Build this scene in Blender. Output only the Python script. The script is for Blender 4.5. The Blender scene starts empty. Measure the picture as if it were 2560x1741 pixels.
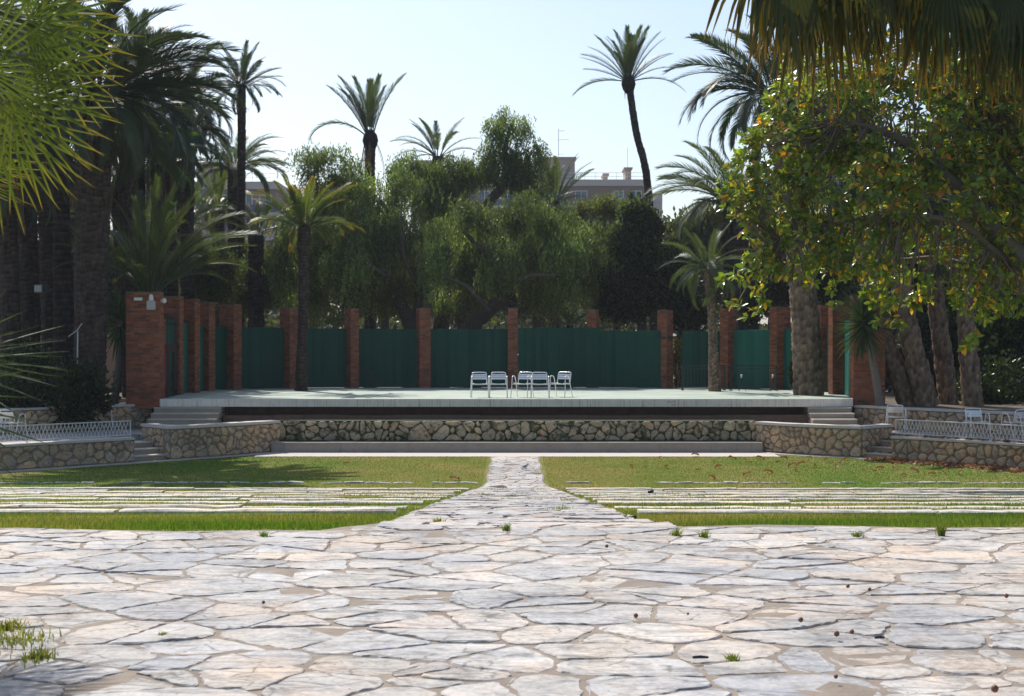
import bpy, math, random
import numpy as np
from mathutils import Vector, Matrix
R = math.radians
rnd = random.Random(7)
rng = np.random.default_rng(11)
sc = bpy.context.scene
col = sc.collection

# ------------------------------------------------------------------ camera
F, CX, HY, CZ = 3555.0, 1288.0, 855.0, 3.17      # focal length in px, vanishing column, horizon row, eye height
cam = bpy.data.objects.new('camera', bpy.data.cameras.new('camera'))
col.objects.link(cam)
cam.location = (0, 0, CZ)
cam.rotation_euler = (R(90) - math.atan(15.5 / F), 0, math.atan(8 / F))
cam.data.sensor_width = 36.0
cam.data.lens = F * 36.0 / 2560.0
cam.data.clip_end = 3000.0
cam.data.dof.use_dof = True
cam.data.dof.focus_distance = 13.0
cam.data.dof.aperture_fstop = 9.0
sc.camera = cam

# ------------------------------------------------------------------ sky and sun
HAZE = 0.0003
SUN_AZ, SUN_EL = R(-28.0), R(51.0)                # azimuth from +Y towards +X; the sun stands behind the stage
world = bpy.data.worlds.new('World'); sc.world = world; world.use_nodes = True
wn = world.node_tree
sky = wn.nodes.new('ShaderNodeTexSky'); sky.sky_type = 'NISHITA'; sky.sun_disc = False
sky.sun_elevation = SUN_EL; sky.sun_rotation = SUN_AZ
sky.altitude = 50; sky.air_density = 1.0; sky.dust_density = 1.9; sky.ozone_density = 1.4
bg = wn.nodes['Background']; bg.inputs['Strength'].default_value = 0.118
wn.links.new(sky.outputs[0], bg.inputs['Color'])
sd = bpy.data.lights.new('sun', 'SUN'); sd.energy = 3.9; sd.angle = R(0.53); sd.color = (1.0, 0.955, 0.88)
sun = bpy.data.objects.new('sun', sd); col.objects.link(sun)
tosun = Vector((math.sin(SUN_AZ) * math.cos(SUN_EL), math.cos(SUN_AZ) * math.cos(SUN_EL), math.sin(SUN_EL)))
sun.rotation_euler = tosun.to_track_quat('Z', 'Y').to_euler(); sun.location = (0, 0, 60)
sc.view_settings.view_transform = 'Standard'; sc.view_settings.look = 'None'
sc.view_settings.exposure = 0.46; sc.view_settings.gamma = 1.0
sc.render.engine = 'CYCLES'
sc.cycles.max_bounces = 6; sc.cycles.diffuse_bounces = 3; sc.cycles.glossy_bounces = 2
sc.cycles.transmission_bounces = 4; sc.cycles.sample_clamp_indirect = 6.0
sc.cycles.use_denoising = True

# ------------------------------------------------------------------ helpers
def at(px, py, D):
    return Vector(((px - CX) / F * D, D, CZ - (py - HY) / F * D))
def atz(px, z, D):
    return Vector(((px - CX) / F * D, D, z))

def mesh_np(name, V, Fc, mats, smooth=False, colr=None, mi=None):
    me = bpy.data.meshes.new(name)
    V = np.asarray(V, dtype=np.float32)
    if isinstance(Fc, np.ndarray):
        n, k = Fc.shape
        me.vertices.add(len(V)); me.vertices.foreach_set('co', V.ravel())
        me.loops.add(n * k); me.loops.foreach_set('vertex_index', Fc.astype(np.int32).ravel())
        me.polygons.add(n)
        me.polygons.foreach_set('loop_start', np.arange(0, n * k, k, dtype=np.int32))
        me.polygons.foreach_set('loop_total', np.full(n, k, dtype=np.int32))
        me.update(calc_edges=True)
    else:
        me.from_pydata([tuple(map(float, v)) for v in V], [], [tuple(int(i) for i in f) for f in Fc]); me.update()
    for m in (mats if isinstance(mats, (list, tuple)) else [mats]):
        me.materials.append(M[m])
    if mi is not None:
        me.polygons.foreach_set('material_index', np.asarray(mi, dtype=np.int32))
    if smooth:
        me.polygons.foreach_set('use_smooth', np.ones(len(me.polygons), dtype=bool))
    if colr is not None:                           # one colour per vertex
        a = me.color_attributes.new('Col', 'FLOAT_COLOR', 'POINT')
        c = np.ones((len(V), 4), dtype=np.float32); c[:, :3] = colr
        a.data.foreach_set('color', c.ravel())
    return me

def obj(name, me, parent=None):
    o = bpy.data.objects.new(name, me); col.objects.link(o)
    if parent is not None: o.parent = parent
    return o
def tag(o, label=None, cat=None, group=None, kind=None):
    if label: o['label'] = label
    if cat: o['category'] = cat
    if group: o['group'] = group
    if kind: o['kind'] = kind
    return o
def thing(name, label, cat, loc=(0, 0, 0), rz=0.0, group=None):
    o = bpy.data.objects.new(name, None); col.objects.link(o)
    o.location = loc; o.rotation_euler = (0, 0, rz); o.empty_display_size = 0.1
    return tag(o, label, cat, group)
def part(name, V, Fc, mats, parent, world_space=True, **kw):
    V = np.asarray(V, dtype=np.float64)
    if parent is not None and world_space:
        p, off = parent, Vector((0, 0, 0))
        while p is not None:
            off += p.location; p = p.parent
        V = V - np.array(off)
    return obj(name, mesh_np(name, V, Fc, mats, **kw), parent)
def copy_tree(o, parent=None):
    c = o.copy(); col.objects.link(c); c.parent = parent
    for ch in o.children: copy_tree(ch, c)
    return c

class MB:
    """collects faces for one mesh"""
    def __init__(s): s.V = []; s.F = []; s.mi = []
    def add(s, V, Fc, mi=0):
        b = len(s.V); s.V.extend([tuple(v) for v in V])
        for f in Fc: s.F.append(tuple(int(i) + b for i in f)); s.mi.append(mi)
        return s
    def box(s, x0, x1, y0, y1, z0, z1, mi=0, bev=0.0):
        c = [(x0, y0), (x1, y0), (x1, y1), (x0, y1)]
        if bev <= 0:
            V = [(x, y, z0) for x, y in c] + [(x, y, z1) for x, y in c]
            Fc = [(3, 2, 1, 0), (4, 5, 6, 7)] + [(i, (i + 1) % 4, 4 + (i + 1) % 4, 4 + i) for i in range(4)]
        else:
            b = bev
            ci = [(x0 + b, y0 + b), (x1 - b, y0 + b), (x1 - b, y1 - b), (x0 + b, y1 - b)]
            V = [(x, y, z0) for x, y in c] + [(x, y, z1 - b) for x, y in c] + [(x, y, z1) for x, y in ci]
            Fc = [(3, 2, 1, 0), (8, 9, 10, 11)]
            for i in range(4):
                j = (i + 1) % 4
                Fc += [(i, j, 4 + j, 4 + i), (4 + i, 4 + j, 8 + j, 8 + i)]
        return s.add(V, Fc, mi)
    def prism(s, poly, z0, z1, mi=0):
        n = len(poly); V = [(x, y, z0) for x, y in poly] + [(x, y, z1) for x, y in poly]
        Fc = [tuple(range(n - 1, -1, -1)), tuple(range(n, 2 * n))] + [(i, (i + 1) % n, n + (i + 1) % n, n + i) for i in range(n)]
        return s.add(V, Fc, mi)
    def tube(s, path, r, n=8, mi=0, caps=True):
        V, Fc = tube(path, r, n, caps); return s.add(V, Fc, mi)
    def build(s, name, mats, parent=None, smooth=False, world_space=True):
        V = np.asarray(s.V, dtype=np.float64)
        if parent is not None and world_space:
            p, off = parent, Vector((0, 0, 0))
            while p is not None:
                off += p.location; p = p.parent
            V = V - np.array(off)
        me = bpy.data.meshes.new(name); me.from_pydata(V.tolist(), [], s.F); me.update()
        for m in (mats if isinstance(mats, (list, tuple)) else [mats]): me.materials.append(M[m])
        if any(s.mi): me.polygons.foreach_set('material_index', np.array(s.mi, dtype=np.int32))
        if smooth: me.polygons.foreach_set('use_smooth', np.ones(len(me.polygons), dtype=bool))
        return obj(name, me, parent)

def frames(path):
    P = np.asarray([tuple(p) for p in path], dtype=float)
    T = np.gradient(P, axis=0); T /= np.linalg.norm(T, axis=1)[:, None] + 1e-9
    up = np.array([0, 0, 1.0]) if abs(T[0][2]) < 0.9 else np.array([1.0, 0, 0])
    A = []; a = np.cross(T[0], up); a /= np.linalg.norm(a)
    for t in T:
        a = a - t * np.dot(a, t); a /= np.linalg.norm(a) + 1e-9; A.append(a)
    A = np.array(A); B = np.cross(T, A)
    return P, T, A, B
def tube(path, r, n=8, caps=True):
    P, T, A, B = frames(path); m = len(P)
    rr = np.full(m, r) if np.isscalar(r) else np.asarray(r, dtype=float)
    ang = np.arange(n) / n * 2 * math.pi
    V = (P[:, None, :] + rr[:, None, None] * (np.cos(ang)[None, :, None] * A[:, None, :] + np.sin(ang)[None, :, None] * B[:, None, :])).reshape(-1, 3)
    Fc = [(i * n + j, i * n + (j + 1) % n, (i + 1) * n + (j + 1) % n, (i + 1) * n + j) for i in range(m - 1) for j in range(n)]
    if caps: Fc += [tuple(range(n - 1, -1, -1)), tuple((m - 1) * n + j for j in range(n))]
    return V, Fc
def smooth_path(pts, k=6):
    P = [np.array(tuple(p), dtype=float) for p in pts]
    P = [2 * P[0] - P[1]] + P + [2 * P[-1] - P[-2]]; out = []
    for i in range(1, len(P) - 2):
        for t in np.linspace(0, 1, k, endpoint=False):
            p0, p1, p2, p3 = P[i - 1], P[i], P[i + 1], P[i + 2]
            out.append(0.5 * ((2 * p1) + (-p0 + p2) * t + (2 * p0 - 5 * p1 + 4 * p2 - p3) * t * t + (-p0 + 3 * p1 - 3 * p2 + p3) * t ** 3))
    out.append(P[-2]); return np.array(out)

# ------------------------------------------------------------------ materials
M = {}
def nodes(name):
    m = bpy.data.materials.new(name); m.use_nodes = True; M[name] = m
    nt = m.node_tree; b = nt.nodes['Principled BSDF']
    return m, nt, b
def N(nt, t, **kw):
    n = nt.nodes.new(t)
    for k, v in kw.items():
        if k in n.inputs: n.inputs[k].default_value = v
        else: setattr(n, k, v)
    return n
def ramp(nt, fac, stops):
    r = nt.nodes.new('ShaderNodeValToRGB'); e = r.color_ramp.elements
    while len(e) < len(stops): e.new(0.5)
    for x, (p, c) in zip(e, stops): x.position = p; x.color = (*c, 1)
    if fac is not None: nt.links.new(fac, r.inputs[0])
    return r
def mixc(nt, fac, a, b, mode='MIX'):
    m = nt.nodes.new('ShaderNodeMix'); m.data_type = 'RGBA'; m.blend_type = mode
    for s, v in ((0, fac), (6, a), (7, b)):
        if hasattr(v, 'is_output'): nt.links.new(v, m.inputs[s])
        elif s == 0: m.inputs[0].default_value = v
        else: m.inputs[s].default_value = (*v, 1)
    return m.outputs[2]
def coords(nt, scale=(1, 1, 1), kind='Object', rot=None):
    t = nt.nodes.new('ShaderNodeTexCoord'); mp = nt.nodes.new('ShaderNodeMapping')
    mp.inputs['Scale'].default_value = scale
    if rot: mp.inputs['Rotation'].default_value = rot
    nt.links.new(t.outputs[kind], mp.inputs[0]); return mp.outputs[0]
def noise(nt, co, scale, detail=4, rough=0.6, dist=0.0):
    n = nt.nodes.new('ShaderNodeTexNoise'); n.inputs['Scale'].default_value = scale
    n.inputs['Detail'].default_value = detail; n.inputs['Roughness'].default_value = rough; n.inputs['Distortion'].default_value = dist
    if co is not None: nt.links.new(co, n.inputs['Vector'])
    return n.outputs['Fac']
def bump(nt, b, h, s=0.3, d=0.01):
    n = nt.nodes.new('ShaderNodeBump'); n.inputs['Strength'].default_value = s; n.inputs['Distance'].default_value = d
    nt.links.new(h, n.inputs['Height']); nt.links.new(n.outputs[0], b.inputs['Normal'])
def world_co(nt, scale=(1, 1, 1)):
    g = nt.nodes.new('ShaderNodeNewGeometry'); mp = nt.nodes.new('ShaderNodeMapping'); mp.inputs['Scale'].default_value = scale
    nt.links.new(g.outputs['Position'], mp.inputs[0]); return mp.outputs[0]

def simple(name, c, rough=0.6, metal=0.0, var=0.12, vs=6.0, bs=0.0, spec=0.5):
    m, nt, b = nodes(name); b.inputs['Roughness'].default_value = rough; b.inputs['Metallic'].default_value = metal
    b.inputs['Specular IOR Level'].default_value = spec
    co = world_co(nt); f = noise(nt, co, vs)
    cc = mixc(nt, f, tuple(x * (1 - var) for x in c), tuple(min(1, x * (1 + var)) for x in c)); nt.links.new(cc, b.inputs['Base Color'])
    if bs: bump(nt, b, noise(nt, co, vs * 6), bs)
    return m

def stone_mat(name, stops, streak=(1.1, 4.5, 5), dark=(0.10, 0.10, 0.11), speck=True, moss=None, bumpd=0.006, lo=0.66, rough=0.75):
    """colour differs stone by stone (object random), with veins, flecks and fine relief"""
    m, nt, b = nodes(name); b.inputs['Roughness'].default_value = rough; b.inputs['Specular IOR Level'].default_value = 0.3
    oi = nt.nodes.new('ShaderNodeObjectInfo')
    base = ramp(nt, oi.outputs['Random'], stops).outputs[0]
    co = world_co(nt)
    cs = world_co(nt, streak)
    big = noise(nt, co, 2.2, 5, 0.65); vein = noise(nt, cs, 2.0, 8, 0.72, 1.2); fine = noise(nt, co, 38.0, 5, 0.7)
    second = ramp(nt, big, [(0.34, (0.86, 0.89, 0.95)), (0.5, (1.0, 1.0, 1.0)), (0.66, (1.16, 1.0, 0.86))]).outputs[0]
    c = mixc(nt, 1.0, base, second, 'MULTIPLY')
    vr = ramp(nt, vein, [(0.36, (0, 0, 0)), (0.50, (1, 1, 1))]).outputs[0]
    c = mixc(nt, vr, mixc(nt, 0.6, c, dark), c)
    wear = noise(nt, co, 7.0, 8, 0.75, 0.6)
    wr = ramp(nt, wear, [(0.34, (0.55, 0.54, 0.53)), (0.48, (1.0, 1.0, 1.0)), (0.66, (1.16, 1.15, 1.13))]).outputs[0]
    c = mixc(nt, 1.0, c, wr, 'MULTIPLY')
    st_ = ramp(nt, noise(nt, co, 0.55, 6, 0.7, 0.8), [(0.40, (0.80, 0.81, 0.83)), (0.56, (1.04, 1.03, 1.02))]).outputs[0]
    c = mixc(nt, 1.0, c, st_, 'MULTIPLY')
    fr = ramp(nt, fine, [(0.3, (lo, lo, lo)), (0.62, (1.06, 1.06, 1.06))]).outputs[0]
    c = mixc(nt, 1.0, c, fr, 'MULTIPLY')
    if speck:                                          # hairline cracks, pits and dark flecks
        wob_ = nt.nodes.new('ShaderNodeTexNoise'); wob_.inputs['Scale'].default_value = 5.0; wob_.inputs['Detail'].default_value = 4; nt.links.new(co, wob_.inputs['Vector'])
        cd = nt.nodes.new('ShaderNodeMix'); cd.data_type = 'VECTOR'; cd.inputs[0].default_value = 0.10; nt.links.new(world_co(nt, (0.7, 1.6, 1)), cd.inputs[4]); nt.links.new(wob_.outputs['Color'], cd.inputs[5])
        ve = nt.nodes.new('ShaderNodeTexVoronoi'); ve.feature = 'DISTANCE_TO_EDGE'; ve.inputs['Scale'].default_value = 6.5; nt.links.new(cd.outputs[1], ve.inputs['Vector'])
        cr = ramp(nt, ve.outputs['Distance'], [(0.012, (0, 0, 0)), (0.035, (1, 1, 1))]).outputs[0]
        cg = ramp(nt, noise(nt, co, 2.6, 3), [(0.50, (1, 1, 1)), (0.56, (0, 0, 0))]).outputs[0]
        c = mixc(nt, mixc(nt, 1.0, cr, cg, 'ADD'), mixc(nt, 0.6, c, (0.09, 0.08, 0.07)), c)
        for vs_, g0 in ((26.0, 0.54), (13.0, 0.60)):
            vo = nt.nodes.new('ShaderNodeTexVoronoi'); vo.inputs['Scale'].default_value = vs_; nt.links.new(co, vo.inputs['Vector'])
            sr = ramp(nt, vo.outputs['Distance'], [(0.09, (0, 0, 0)), (0.16, (1, 1, 1))]).outputs[0]
            gate = ramp(nt, noise(nt, co, vs_ * .37, 2), [(g0, (1, 1, 1)), (g0 + .04, (0, 0, 0))]).outputs[0]
            k = mixc(nt, 1.0, sr, gate, 'ADD')
            c = mixc(nt, k, mixc(nt, 0.75, c, (0.05, 0.05, 0.05)), c)
    if moss:
        mn = ramp(nt, noise(nt, co, 3.0, 6, 0.7), [(0.52, (0, 0, 0)), (0.60, (0.85, 0.85, 0.85))]).outputs[0]
        c = mixc(nt, mn, c, moss)
    nt.links.new(c, b.inputs['Base Color'])
    h = mixc(nt, 0.5, vein, mixc(nt, 0.4, fine, wear)); bump(nt, b, h, 0.9, bumpd)
    return m

def leaf_mat(name, c1, c2, trans=0.4, rough=0.38, spec=0.35, attr=False, tcol=None, tip=None):
    """leaf: glossy skin plus light shining through; colour differs by object (or by leaf through Col)"""
    m, nt, b = nodes(name); out = nt.nodes['Material Output']
    b.inputs['Roughness'].default_value = rough; b.inputs['Specular IOR Level'].default_value = spec
    if attr:
        a = nt.nodes.new('ShaderNodeAttribute'); a.attribute_name = 'Col'; c = a.outputs['Color']
    else:
        oi = nt.nodes.new('ShaderNodeObjectInfo')
        c = mixc(nt, oi.outputs['Random'], c1, c2)
        n = noise(nt, world_co(nt), 3.0, 3)
        c = mixc(nt, n, mixc(nt, 1.0, c, (0.75, 0.78, 0.8), 'MULTIPLY'), mixc(nt, 1.0, c, (1.25, 1.2, 1.1), 'MULTIPLY'))
        if tip is not None:
            a = nt.nodes.new('ShaderNodeAttribute'); a.attribute_name = 'Col'
            tr = ramp(nt, a.outputs['Fac'], [(0.72, (0, 0, 0)), (1.0, (1, 1, 1))]).outputs[0]
            c = mixc(nt, tr, c, tip)
    nt.links.new(c, b.inputs['Base Color'])
    t = nt.nodes.new('ShaderNodeBsdfTranslucent')
    tc = mixc(nt, 1.0, c, tcol or (1.5, 1.45, 0.6), 'MULTIPLY'); nt.links.new(tc, t.inputs['Color'])
    ms = nt.nodes.new('ShaderNodeMixShader'); ms.inputs[0].default_value = trans
    nt.links.new(b.outputs[0], ms.inputs[1]); nt.links.new(t.outputs[0], ms.inputs[2]); nt.links.new(ms.outputs[0], out.inputs[0])
    return m

stone_mat('paving_stone', [(0.0, (0.42, 0.41, 0.40)), (0.22, (0.45, 0.43, 0.405)), (0.42, (0.47, 0.435, 0.39)), (0.6, (0.41, 0.405, 0.405)), (0.78, (0.54, 0.51, 0.475)), (0.92, (0.47, 0.415, 0.36)), (1.0, (0.44, 0.42, 0.41))], lo=0.72)
stone_mat('path_stone', [(0.0, (0.43, 0.415, 0.40)), (0.4, (0.50, 0.465, 0.43)), (0.75, (0.43, 0.42, 0.42)), (1.0, (0.54, 0.505, 0.47))], speck=False)
stone_mat('slab_stone', [(0.0, (0.58, 0.52, 0.44)), (0.5, (0.66, 0.59, 0.50)), (1.0, (0.61, 0.57, 0.52))], speck=False)
stone_mat('wall_stone', [(0.0, (0.60, 0.42, 0.26)), (0.25, (0.50, 0.38, 0.26)), (0.5, (0.66, 0.47, 0.29)), (0.75, (0.44, 0.34, 0.24)), (1.0, (0.62, 0.48, 0.33))], streak=(3, 3, 5), dark=(0.12, 0.09, 0.06), speck=False, bumpd=0.02)
stone_mat('stage_wall_stone', [(0.0, (0.54, 0.42, 0.28)), (0.3, (0.42, 0.34, 0.23)), (0.6, (0.60, 0.48, 0.33)), (1.0, (0.38, 0.31, 0.22))], streak=(3, 3, 5), dark=(0.07, 0.07, 0.04), speck=False, bumpd=0.02, moss=(0.03, 0.042, 0.014))
simple('joint', (0.235, 0.19, 0.15), 0.95, var=0.55, vs=4, bs=0.9)
simple('wall_joint', (0.21, 0.165, 0.12), 0.95, var=0.4, vs=9, bs=0.8)
def moss_joint():
    m, nt, b = nodes('moss_joint'); b.inputs['Roughness'].default_value = 0.95
    co = world_co(nt); n = noise(nt, co, 2.2, 6, 0.7)
    c = ramp(nt, n, [(0.38, (0.10, 0.085, 0.06)), (0.5, (0.035, 0.055, 0.018)), (0.68, (0.02, 0.035, 0.012))]).outputs[0]
    nt.links.new(c, b.inputs['Base Color']); bump(nt, b, noise(nt, co, 30), 1.0, 0.02)
moss_joint()
simple('soil', (0.10, 0.075, 0.05), 0.95, var=0.4, vs=3, bs=0.6)
simple('pale_pavement', (0.50, 0.44, 0.38), 0.85, var=0.12, vs=2.5, bs=0.2)
simple('terrace_paving', (0.34, 0.31, 0.28), 0.85, var=0.25, vs=2.0, bs=0.3)
simple('coping', (0.52, 0.48, 0.43), 0.8, var=0.18, vs=5, bs=0.3)
simple('step_stone', (0.36, 0.28, 0.20), 0.85, var=0.25, vs=4, bs=0.4)
simple('ledge_tile', (0.30, 0.265, 0.23), 0.8, var=0.25, vs=4, bs=0.2)
simple('dark_brick', (0.15, 0.085, 0.062), 0.9, var=0.5, vs=5, bs=0.3)
simple('aluminium', (0.80, 0.79, 0.78), 0.32, 0.35, 0.05)
simple('dull_aluminium', (0.62, 0.63, 0.65), 0.45, 0.6, 0.1)
simple('rail_paint', (0.56, 0.55, 0.56), 0.5, 0.0, 0.12, 9)
simple('black_iron', (0.012, 0.013, 0.015), 0.45, 0.0, 0.2)
simple('barrier_paint', (0.012, 0.022, 0.028), 0.4, 0.0, 0.2)
simple('red_paint', (0.42, 0.035, 0.03), 0.5)
simple('door_paint', (0.03, 0.19, 0.14), 0.5, var=0.2, vs=3)
simple('white_plastic', (0.72, 0.73, 0.72), 0.4)
simple('grey_plastic', (0.42, 0.43, 0.41), 0.5)
simple('dark_plastic', (0.02, 0.023, 0.027), 0.5)
simple('lamp_glass', (0.22, 0.23, 0.23), 0.3)
simple('brick_mortar', (0.17, 0.115, 0.09), 0.95, var=0.2, vs=10)
simple('building_render', (0.42, 0.33, 0.27), 0.9, var=0.06, vs=0.5)
simple('building_white', (0.52, 0.46, 0.41), 0.9, var=0.06, vs=0.5)
simple('building_brown', (0.23, 0.16, 0.125), 0.9, var=0.12, vs=0.8)
simple('balcony_dark', (0.07, 0.085, 0.12), 0.5)
simple('window_frame', (0.62, 0.62, 0.62), 0.5)
simple('window_glass', (0.09, 0.12, 0.17), 0.08, 0.0, 0.2, 2.0)
simple('peach_render', (0.55, 0.34, 0.22), 0.9)
simple('fruit_skin', (0.16, 0.065, 0.03), 0.5, var=0.4, vs=60)
simple('bird_feather', (0.40, 0.41, 0.43), 0.8, var=0.1, vs=60)
simple('bird_wing', (0.05, 0.05, 0.055), 0.8)
simple('graffiti_paint', (0.33, 0.10, 0.12), 0.7)
simple('pepper_bark', (0.075, 0.055, 0.042), 0.9, var=0.4, vs=6, bs=0.8)
simple('ficus_bark', (0.13, 0.10, 0.085), 0.8, var=0.3, vs=6, bs=0.5)
simple('twig', (0.16, 0.12, 0.10), 0.8)
simple('yucca_bark', (0.17, 0.14, 0.115), 0.9, var=0.3, vs=8, bs=0.6)

def bark(name, c1, c2, c3):
    m, nt, b = nodes(name); b.inputs['Roughness'].default_value = 0.95; b.inputs['Specular IOR Level'].default_value = 0.15
    a = nt.nodes.new('ShaderNodeAttribute'); a.attribute_name = 'Col'
    co = world_co(nt, (1, 1, 0.35)); n = noise(nt, co, 9, 6, 0.7)
    c = ramp(nt, n, [(0.3, c1), (0.52, c2), (0.72, c3)]).outputs[0]
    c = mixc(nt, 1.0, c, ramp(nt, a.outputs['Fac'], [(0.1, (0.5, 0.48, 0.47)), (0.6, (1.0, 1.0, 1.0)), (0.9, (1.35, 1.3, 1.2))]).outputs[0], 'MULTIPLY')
    nt.links.new(c, b.inputs['Base Color'])
    bump(nt, b, noise(nt, world_co(nt, (1, 1, 0.25)), 26, 5, 0.7), 0.9, 0.03)
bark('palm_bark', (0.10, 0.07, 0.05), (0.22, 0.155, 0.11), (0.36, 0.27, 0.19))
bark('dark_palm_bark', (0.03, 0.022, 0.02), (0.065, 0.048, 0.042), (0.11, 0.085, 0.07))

def concrete():
    m, nt, b = nodes('concrete'); b.inputs['Roughness'].default_value = 0.85
    n = noise(nt, world_co(nt, (1, 1, 1)), 3.0, 6, 0.7); st = noise(nt, world_co(nt, (9, 0.4, 0.35)), 2.0, 5, 0.7)
    c = ramp(nt, n, [(0.3, (0.70, 0.62, 0.53)), (0.7, (0.85, 0.77, 0.68))]).outputs[0]
    c = mixc(nt, ramp(nt, st, [(0.52, (0, 0, 0)), (0.72, (0.8, 0.8, 0.8))]).outputs[0], c, (0.27, 0.22, 0.17))
    nt.links.new(c, b.inputs['Base Color']); bump(nt, b, n, 0.2)
concrete()
def deck():
    m, nt, b = nodes('stage_paint'); b.inputs['Roughness'].default_value = 0.6
    n = noise(nt, world_co(nt), 0.8, 7, 0.7); n2 = noise(nt, world_co(nt, (1, 3, 1)), 5, 5, 0.7)
    c = ramp(nt, n, [(0.3, (0.26, 0.335, 0.275)), (0.52, (0.36, 0.42, 0.355)), (0.72, (0.47, 0.50, 0.43))]).outputs[0]
    c = mixc(nt, ramp(nt, n2, [(0.56, (0, 0, 0)), (0.75, (0.5, 0.5, 0.5))]).outputs[0], c, (0.33, 0.32, 0.28))
    nt.links.new(c, b.inputs['Base Color']); bump(nt, b, n2, 0.1)
deck()
def brickmat():
    m, nt, b = nodes('brick'); b.inputs['Roughness'].default_value = 0.9; b.inputs['Specular IOR Level'].default_value = 0.2
    a = nt.nodes.new('ShaderNodeAttribute'); a.attribute_name = 'Col'
    n = noise(nt, world_co(nt), 3.0, 5, 0.7)
    c = mixc(nt, 1.0, a.outputs['Color'], ramp(nt, n, [(0.3, (0.72, 0.70, 0.68)), (0.7, (1.15, 1.12, 1.1))]).outputs[0], 'MULTIPLY')
    nt.links.new(c, b.inputs['Base Color']); bump(nt, b, noise(nt, world_co(nt), 60), 0.4)
brickmat()
def panelmat(name, c1, c2):
    m, nt, b = nodes(name); b.inputs['Roughness'].default_value = 0.6; b.inputs['Specular IOR Level'].default_value = 0.2
    oi = nt.nodes.new('ShaderNodeObjectInfo')
    n = noise(nt, world_co(nt, (4, 4, 0.5)), 2.0, 5, 0.65); n2 = noise(nt, world_co(nt), 0.9, 3)
    c = mixc(nt, oi.outputs['Random'], c1, c2)
    c = mixc(nt, n, mixc(nt, 1.0, c, (0.75, 0.78, 0.8), 'MULTIPLY'), mixc(nt, 1.0, c, (1.25, 1.22, 1.2), 'MULTIPLY'))
    c = mixc(nt, n2, c, mixc(nt, 1.0, c, (0.8, 0.8, 1.0), 'MULTIPLY'))
    gr = ramp(nt, noise(nt, world_co(nt, (1.5, 1.5, 0.6)), 1.7, 7, 0.75, 0.5), [(0.55, (0, 0, 0)), (0.72, (0.55, 0.55, 0.55))]).outputs[0]
    c = mixc(nt, gr, c, mixc(nt, 0.5, c, (0.07, 0.085, 0.07)))
    nt.links.new(c, b.inputs['Base Color'])
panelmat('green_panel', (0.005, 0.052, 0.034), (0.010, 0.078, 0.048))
panelmat('green_panel_lit', (0.014, 0.13, 0.09), (0.024, 0.165, 0.105))  # brighter copy of the panel green, with bounced sunlight put into the colour

leaf_mat('date_frond', (0.055, 0.085, 0.035), (0.085, 0.115, 0.045), 0.3, 0.48)
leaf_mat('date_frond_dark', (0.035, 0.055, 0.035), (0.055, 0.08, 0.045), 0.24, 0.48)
leaf_mat('fresh_frond', (0.07, 0.14, 0.03), (0.10, 0.17, 0.035), 0.4, 0.4)
leaf_mat('golden_frond', (0.07, 0.115, 0.03), (0.11, 0.14, 0.03), 0.4, 0.4, tip=(0.50, 0.24, 0.03))
leaf_mat('dead_frond', (0.13, 0.085, 0.045), (0.19, 0.13, 0.07), 0.25, 0.7)
leaf_mat('fan_frond', (0.05, 0.085, 0.016), (0.085, 0.115, 0.02), 0.42, 0.35, tip=(0.26, 0.19, 0.03))
leaf_mat('fan_skirt', (0.028, 0.050, 0.020), (0.060, 0.062, 0.018), 0.4, 0.4, tip=(0.22, 0.14, 0.02), tcol=(1.7, 1.2, 0.4))
leaf_mat('leaf', None, None, 0.42, 0.33, attr=True)
leaf_mat('glossy_leaf', None, None, 0.48, 0.25, 0.6, attr=True)
leaf_mat('soft_leaf', None, None, 0.45, 0.5, 0.4, attr=True, tcol=(1.3, 1.35, 0.6))
leaf_mat('grass_blade', None, None, 0.45, 0.5, 0.3, attr=True, tcol=(1.35, 1.4, 0.5))
leaf_mat('yucca_leaf', (0.03, 0.06, 0.025), (0.06, 0.10, 0.03), 0.3, 0.35)
leaf_mat('litter_leaf', None, None, 0.2, 0.7, attr=True, tcol=(1.3, 1.0, 0.6))
def lawnmat():
    m, nt, b = nodes('lawn_turf'); b.inputs['Roughness'].default_value = 0.95; b.inputs['Specular IOR Level'].default_value = 0.1
    n = noise(nt, world_co(nt), 0.45, 5, 0.6); n2 = noise(nt, world_co(nt), 14, 4, 0.7)
    c = ramp(nt, n, [(0.36, (0.10, 0.155, 0.025)), (0.52, (0.17, 0.175, 0.045)), (0.66, (0.23, 0.19, 0.07))]).outputs[0]
    c = mixc(nt, n2, mixc(nt, 1.0, c, (0.6, 0.65, 0.6), 'MULTIPLY'), mixc(nt, 1.0, c, (1.25, 1.2, 1.15), 'MULTIPLY'))
    nt.links.new(c, b.inputs['Base Color']); bump(nt, b, n2, 0.8, 0.03)
lawnmat()

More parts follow.
